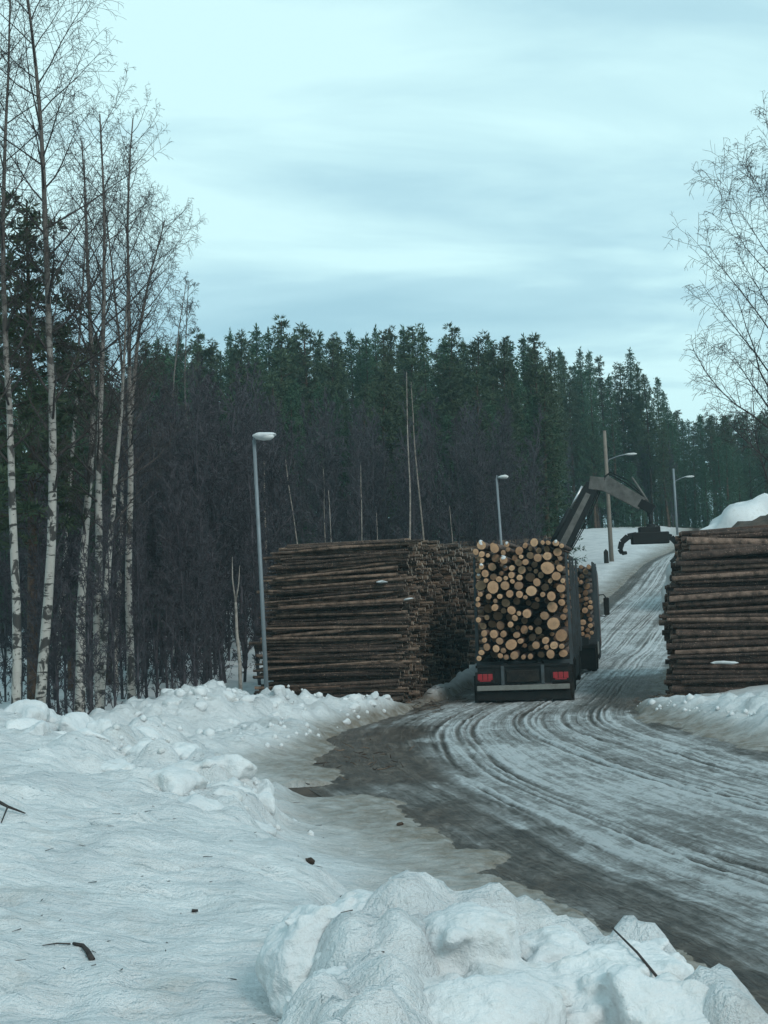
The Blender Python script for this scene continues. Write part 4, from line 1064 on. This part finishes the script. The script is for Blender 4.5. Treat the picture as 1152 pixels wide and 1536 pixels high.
# dark wood behind the birches on the left
for i in range(26):
    px = -40 + i * 11.5 + rng.uniform(-6, 6)
    conifer(px, rng.uniform(62, 84), rng.uniform(520, 610), rng.choice([0, 2, 1, 5]), 'dark conifer standing behind the birches at the left', rng.uniform(1.2, 1.6))
conifer(30, 33.5, 300, 5, 'green pine with dense crown among the birches at the left edge', 1.05)
conifer(-35, 30, 240, 7, 'pine crown reaching in at the left edge beside the birches', 1.1)
conifer(150, 47, 505, 2, 'dull green spruce behind the forked birch', 1.3)
conifer(95, 44, 500, 0, 'dull green spruce behind the thick scarred birch', 1.25)
for px in range(872, 1012, 11):
    conifer(px + rng.uniform(-5, 5), rng.uniform(117, 124), 735 + rng.uniform(-45, 25), rng.choice([0, 2, 3]), 'young dark spruce at the forest edge on the hill beyond the crane', rng.uniform(1.4, 1.8), 1.4)
conifer(798, 74, 705, 3, 'small dark young spruce behind the trailer load', 1.2)

# ------------------------------------------------------------------ snow blocks, heaps, bits on the snow
def snow_block(px, py, d, size, seed, label, rz=0.0, sink=.35, sub=4, tilt=0.0, dirt=False, dz=None):
    me = blob(seed, sub if d > 12 else 5, 9, .09, .72); me.materials.append(M['snow_clean'])
    p = at_depth(px, py, d); o = link('snow_block', me); o.scale = size
    o.location = (p.x, p.y, p.z if dz is None else surf(p.x, p.y) + dz); o.rotation_euler = (tilt, tilt * .5, rz); tag(o, label, 'snow block', 'chunks of ploughed snow'); return o
mb = MB()
def chunk(px, py, d, size, seed, rz, tilt=0.0, ty=0.0):
    me_ = blob(seed, 4, 8, .10, .74); p = at_depth(px, py, d); rot = Matrix.Rotation(rz, 3, 'Z') @ Matrix.Rotation(tilt, 3, 'X') @ Matrix.Rotation(ty, 3, 'Y')
    mb.add([p + rot @ Vector((v.co.x * size[0], v.co.y * size[1], v.co.z * size[2])) for v in me_.vertices], [tuple(q.vertices) for q in me_.polygons])
for c in [(478, 1460, 8.3, (.36, .40, .48), 401, .3, 0, .25), (560, 1430, 8.5, (.46, .40, .36), 404, .8, .2, -.2), (655, 1400, 8.7, (.52, .40, .28), 403, .1, .1, .1), (705, 1440, 8.05, (.36, .30, .30), 402, -.4, .35, .15),
          (600, 1510, 7.7, (.50, .40, .34), 406, .9, 0, 0), (770, 1500, 7.9, (.42, .36, .26), 420, 1.4, 0, .1), (840, 1450, 8.4, (.36, .32, .20), 421, .4, .2, 0), (880, 1505, 7.9, (.44, .36, .28), 422, .9, .1, -.1),
          (960, 1470, 8.1, (.34, .32, .22), 405, .2, 0, .2), (1000, 1530, 7.5, (.36, .36, .28), 423, .6, .1, .3), (690, 1540, 7.3, (.55, .35, .28), 424, .2, 0, 0), (520, 1540, 7.5, (.42, .35, .30), 425, .5, 0, 0)]: chunk(*c)
_rc = random.Random(5); _base = mb.v[::5]
for i in range(90):
    px = _rc.uniform(430, 1040); d_ = _rc.uniform(7.5, 8.9); x_ = at_depth(px, 1450, d_).x; s_ = _rc.uniform(.03, .11)
    top_ = max([v.z for v in _base if abs(v.x - x_) < .07 and abs(v.y - d_) < .07] or [0])
    if top_ < .3: continue
    me_ = blob(1100 + i, 2, 9, .12, .62); rot = Matrix.Rotation(_rc.uniform(0, 6), 3, 'Z') @ Matrix.Rotation(_rc.uniform(-.8, .8), 3, 'X')
    mb.add([Vector((x_, d_, top_ - s_ * .45)) + rot @ (Vector((v.co.x * 1.5, v.co.y * 1.1, v.co.z * .8)) * s_) for v in me_.vertices], [tuple(q.vertices) for q in me_.polygons])
o = mb.build('snow_bank', M['snow_clean'], None, True); tag(o, 'broken bank of fused snow blocks filling the bottom edge beside the road', 'snow bank')
def fuse(o, vox=.016):
    rm_ = o.modifiers.new('fuse', 'REMESH'); rm_.mode = 'VOXEL'; rm_.voxel_size = vox; rm_.use_smooth_shade = True
    sm_ = o.modifiers.new('soften', 'SMOOTH'); sm_.factor = .5; sm_.iterations = 4
    for nm, sz, st in (('clumps', .18, .07), ('grain', .035, .022)):
        tx_ = bpy.data.textures.new(nm, 'CLOUDS'); tx_.noise_scale = sz; tx_.noise_depth = 3
        dm = o.modifiers.new(nm, 'DISPLACE'); dm.texture = tx_; dm.strength = st; dm.texture_coords = 'LOCAL'
fuse(o)
# rugged crest of the bank on the left, and the top of the bank in front of the pile
r = random.Random(31); mb = MB()
def chunk_xy(x, y, size, seed, up=.0):
    me_ = blob(seed, 3, 8, .12, .72); rot = Matrix.Rotation(r.uniform(0, 6), 3, 'Z') @ Matrix.Rotation(r.uniform(-.4, .4), 3, 'X'); p = Vector((x, y, surf(x, y) + up))
    mb.add([p + rot @ Vector((v.co.x * size[0], v.co.y * size[1], v.co.z * size[2])) for v in me_.vertices], [tuple(q.vertices) for q in me_.polygons])
for i in range(46):
    t = (i + r.random()) / 46; x = -5.3 + 3.9 * t; y = 20.6 - 5.0 * t ** 1.2; k = r.gauss(0, .55) - .25
    s_ = r.uniform(.14, .42) * (1 - .25 * t) * (1.25 if r.random() < .2 else 1); chunk_xy(x + k * .5, y + k, (s_ * r.uniform(.9, 1.4), s_, s_ * r.uniform(.55, .9)), 900 + i, -s_ * r.uniform(.05, .35))
o = mb.build('snow_bank', M['snow_clean'], None, True); tag(o, 'rugged crest of broken snow lumps on the bank at the left', 'snow bank'); fuse(o, .026)
mb = MB()
for i in range(40):
    t = (i + r.random()) / 40; x = -5.0 + 4.9 * t; y = 28.2 + 6.2 * t + r.gauss(0, .5); s_ = r.uniform(.10, .28) * (1 - .45 * t); chunk_xy(x + r.gauss(0, .3), y, (s_ * 1.3, s_, s_ * .8), 960 + i, -s_ * r.uniform(0, .3))
o = mb.build('snow_bank', M['snow_clean'], None, True); o.name = 'snow_clods'; tag(o, 'lumpy clods on top of the ploughed bank in front of the left pile', kind='stuff'); fuse(o, .03)
snow_block(545, 1362, 11.0, (.24, .2, .14), 407, 'smooth snow lump with a dark hole behind the foreground bank', .2)
snow_block(352, 1212, 16.2, (.34, .26, .24), 408, 'angular snow block at the tip of the left bank', .5)
snow_block(302, 1040, 31, (.18, .18, .16), 412, 'round snow lump on the bank in front of the thicket, left one', .3)
snow_block(330, 1035, 31, (.26, .2, .20), 413, 'round snow lump on the bank top, next to the broken sapling', .9)
snow_block(556, 1055, 34.3, (.30, .24, .16), 414, 'snow lump at the end of the bank beside the pile corner', .3)
r = random.Random(77); CL_M = [blob(500 + i, 1, 4, .15) for i in range(4)]
mb = MB()
for _ in range(320):
    k = r.random()
    if k < .35: t = r.random(); x, y = -4.6 + 3.2 * t + r.gauss(0, .45), 20.5 - 4.6 * t + r.gauss(0, .6)
    elif k < .5: t = r.random(); x, y = -3.5 + 2.6 * t + r.gauss(0, .5), 26 + 4 * t + r.gauss(0, .6)
    elif k < .85: t = r.random(); x, y = -5 + 5.0 * t + r.gauss(0, .4), 28.6 + 5.6 * t + r.gauss(0, .6)
    else: t = r.random(); x, y = 5.7 + 1.6 * t, 33 - 8 * t + r.gauss(0, .5)
    z = surf(x, y)
    if z < .10: continue
    s = r.uniform(.015, .07) * (1 + (r.random() < .12)); me_ = CL_M[r.randrange(4)]; rot = Matrix.Rotation(r.uniform(0, 6), 3, 'Z')
    mb.add([rot @ Vector(v.co) * s + Vector((x, y, z + s * .1)) for v in me_.vertices], [tuple(p.vertices) for p in me_.polygons])
tag(mb.build('snow_clods', M['snow_clean'], smooth=True), 'small crumbled snow clods along the ploughed banks', kind='stuff')
def clod(px, py, d, s, seed, label):
    me = blob(seed, 3, 6, .3, .7); me.materials.append(M['trunk']); p = at_depth(px, py, d); o = link('earth_clod', me); o.location = (p.x, p.y, surf(p.x, p.y) + s * .4); o.scale = (s * 1.2, s, s * .8); tag(o, label, 'clod', 'dark clods on the snow')
clod(466, 1328, 12.6, .045, 601, 'dark dirt clod on the snow left of the smooth snow lump'); clod(515, 1330, 12.2, .045, 602, 'dark clod right behind the smooth snow lump'); clod(512, 1354, 11.2, .05, 603, 'dark hole-like clod against the front of the smooth snow lump')
clod(545, 1115, 26.0, .04, 604, 'small clod on the bare earth beside the road'); clod(600, 1222, 17.6, .04, 605, 'stone at the edge of the dirty snow verge')
def stick(pts, r0, r1, name, mt, label, cat='stick'):
    mb = MB(); n = len(pts); mb.tube(pts, [r0 + (r1 - r0) * i / (n - 1) for i in range(n)], 6); tag(mb.build(name, M[mt], None, True), label, cat)
def on_snow(px, py, lift=.01):
    lo, hi = 4.0, 40.0
    for d in np.arange(4, 40, .05):
        p = at_depth(px, py, d)
        if p.z < surf(p.x, p.y): break
    return Vector((p.x, p.y, surf(p.x, p.y) + lift))
stick([on_snow(110, 1422), on_snow(124, 1424, .02), on_snow(132, 1434, .015), on_snow(138, 1444)], .010, .022, 'bark_piece', 'twig', 'curled dark piece of bark lying on the snow slope', 'bark')
stick([on_snow(64, 1422), on_snow(85, 1418, .012), on_snow(106, 1421, .01)], .003, .006, 'twig', 'twig', 'thin twig beside the curled bark on the snow', 'twig')
stick([on_snow(-12, 1208, .06), on_snow(12, 1222, .05), on_snow(38, 1226, .03)], .02, .006, 'twig', 'twig', 'dark forked twig sticking in from the left edge', 'twig')
stick([on_snow(12, 1222, .05), on_snow(2, 1236, .01)], .010, .005, 'twig', 'twig', 'short side twig at the left edge', 'twig')
a = on_snow(1008, 1512, .05); b = on_snow(920, 1425, .10); stick([b, a.lerp(b, .55) + Vector((0, 0, .02)), a], .005, .010, 'twig', 'twig', 'long thin twig lying on the foreground snow bank', 'twig')
stick([on_snow(288, 1372), on_snow(297, 1371)], .012, .01, 'twig', 'twig', 'tiny dark chip in the middle of the snow slope', 'twig')
mb = MB(); r = random.Random(91)
for _ in range(260):
    x = r.uniform(-6, .6); y = r.uniform(7, 24); z = surf(x, y)
    if z < .12: continue
    a = r.uniform(0, 6.28); ln = r.uniform(.02, .09); p = Vector((x, y, z + .006)); mb.tube([p, p + Vector((math.cos(a), math.sin(a), r.uniform(-.05, .1))) * ln], [.004, .002], 3)
tag(mb.build('needle_litter', M['twig']), 'fine dark needles and bark crumbs scattered on the snow slope', kind='stuff')
# gravel heap on the hill behind the right pile
me = blob(701, 5, 5, .16, .9); me.materials.append(M['heap']); p = at_depth(1150, 800, 66); o = link('gravel_heap', me); o.location = (p.x + .8, 66, zg(p.x, 66) + .3); o.scale = (3.9, 3.2, at_depth(1150, 766, 66).z - zg(p.x, 66) - .3)
tag(o, 'grey gravel heap behind the top of the right pile', 'heap')
me = blob(702, 5, 5, .14, .9); me.materials.append(M['snow_clean']); p = at_depth(1112, 800, 70); o = link('snow_heap', me); o.location = (p.x + .6, 70, zg(p.x, 70) + .2); o.scale = (4.7, 3.4, at_depth(1120, 750, 70).z - zg(p.x, 70) - .2)
tag(o, 'white snow heap rising behind the gravel heap', 'heap')

# ------------------------------------------------------------------ damp air between the camera and the far wood
mb = MB(); mb.box((0, 300, 19), (900, 760, 42)); o = mb.build('haze', None); tag(o, 'thin cold haze in the air', kind='stuff')
hm = bpy.data.materials.new('haze'); hm.use_nodes = True; ht = hm.node_tree; ht.nodes.clear()
ho = ht.nodes.new('ShaderNodeOutputMaterial'); hv = ht.nodes.new('ShaderNodeVolumePrincipled'); hv.inputs['Density'].default_value = 0.0006
hv.inputs['Color'].default_value = (.62, .95, 1, 1); ht.links.new(hv.outputs[0], ho.inputs['Volume']); o.data.materials.append(hm)
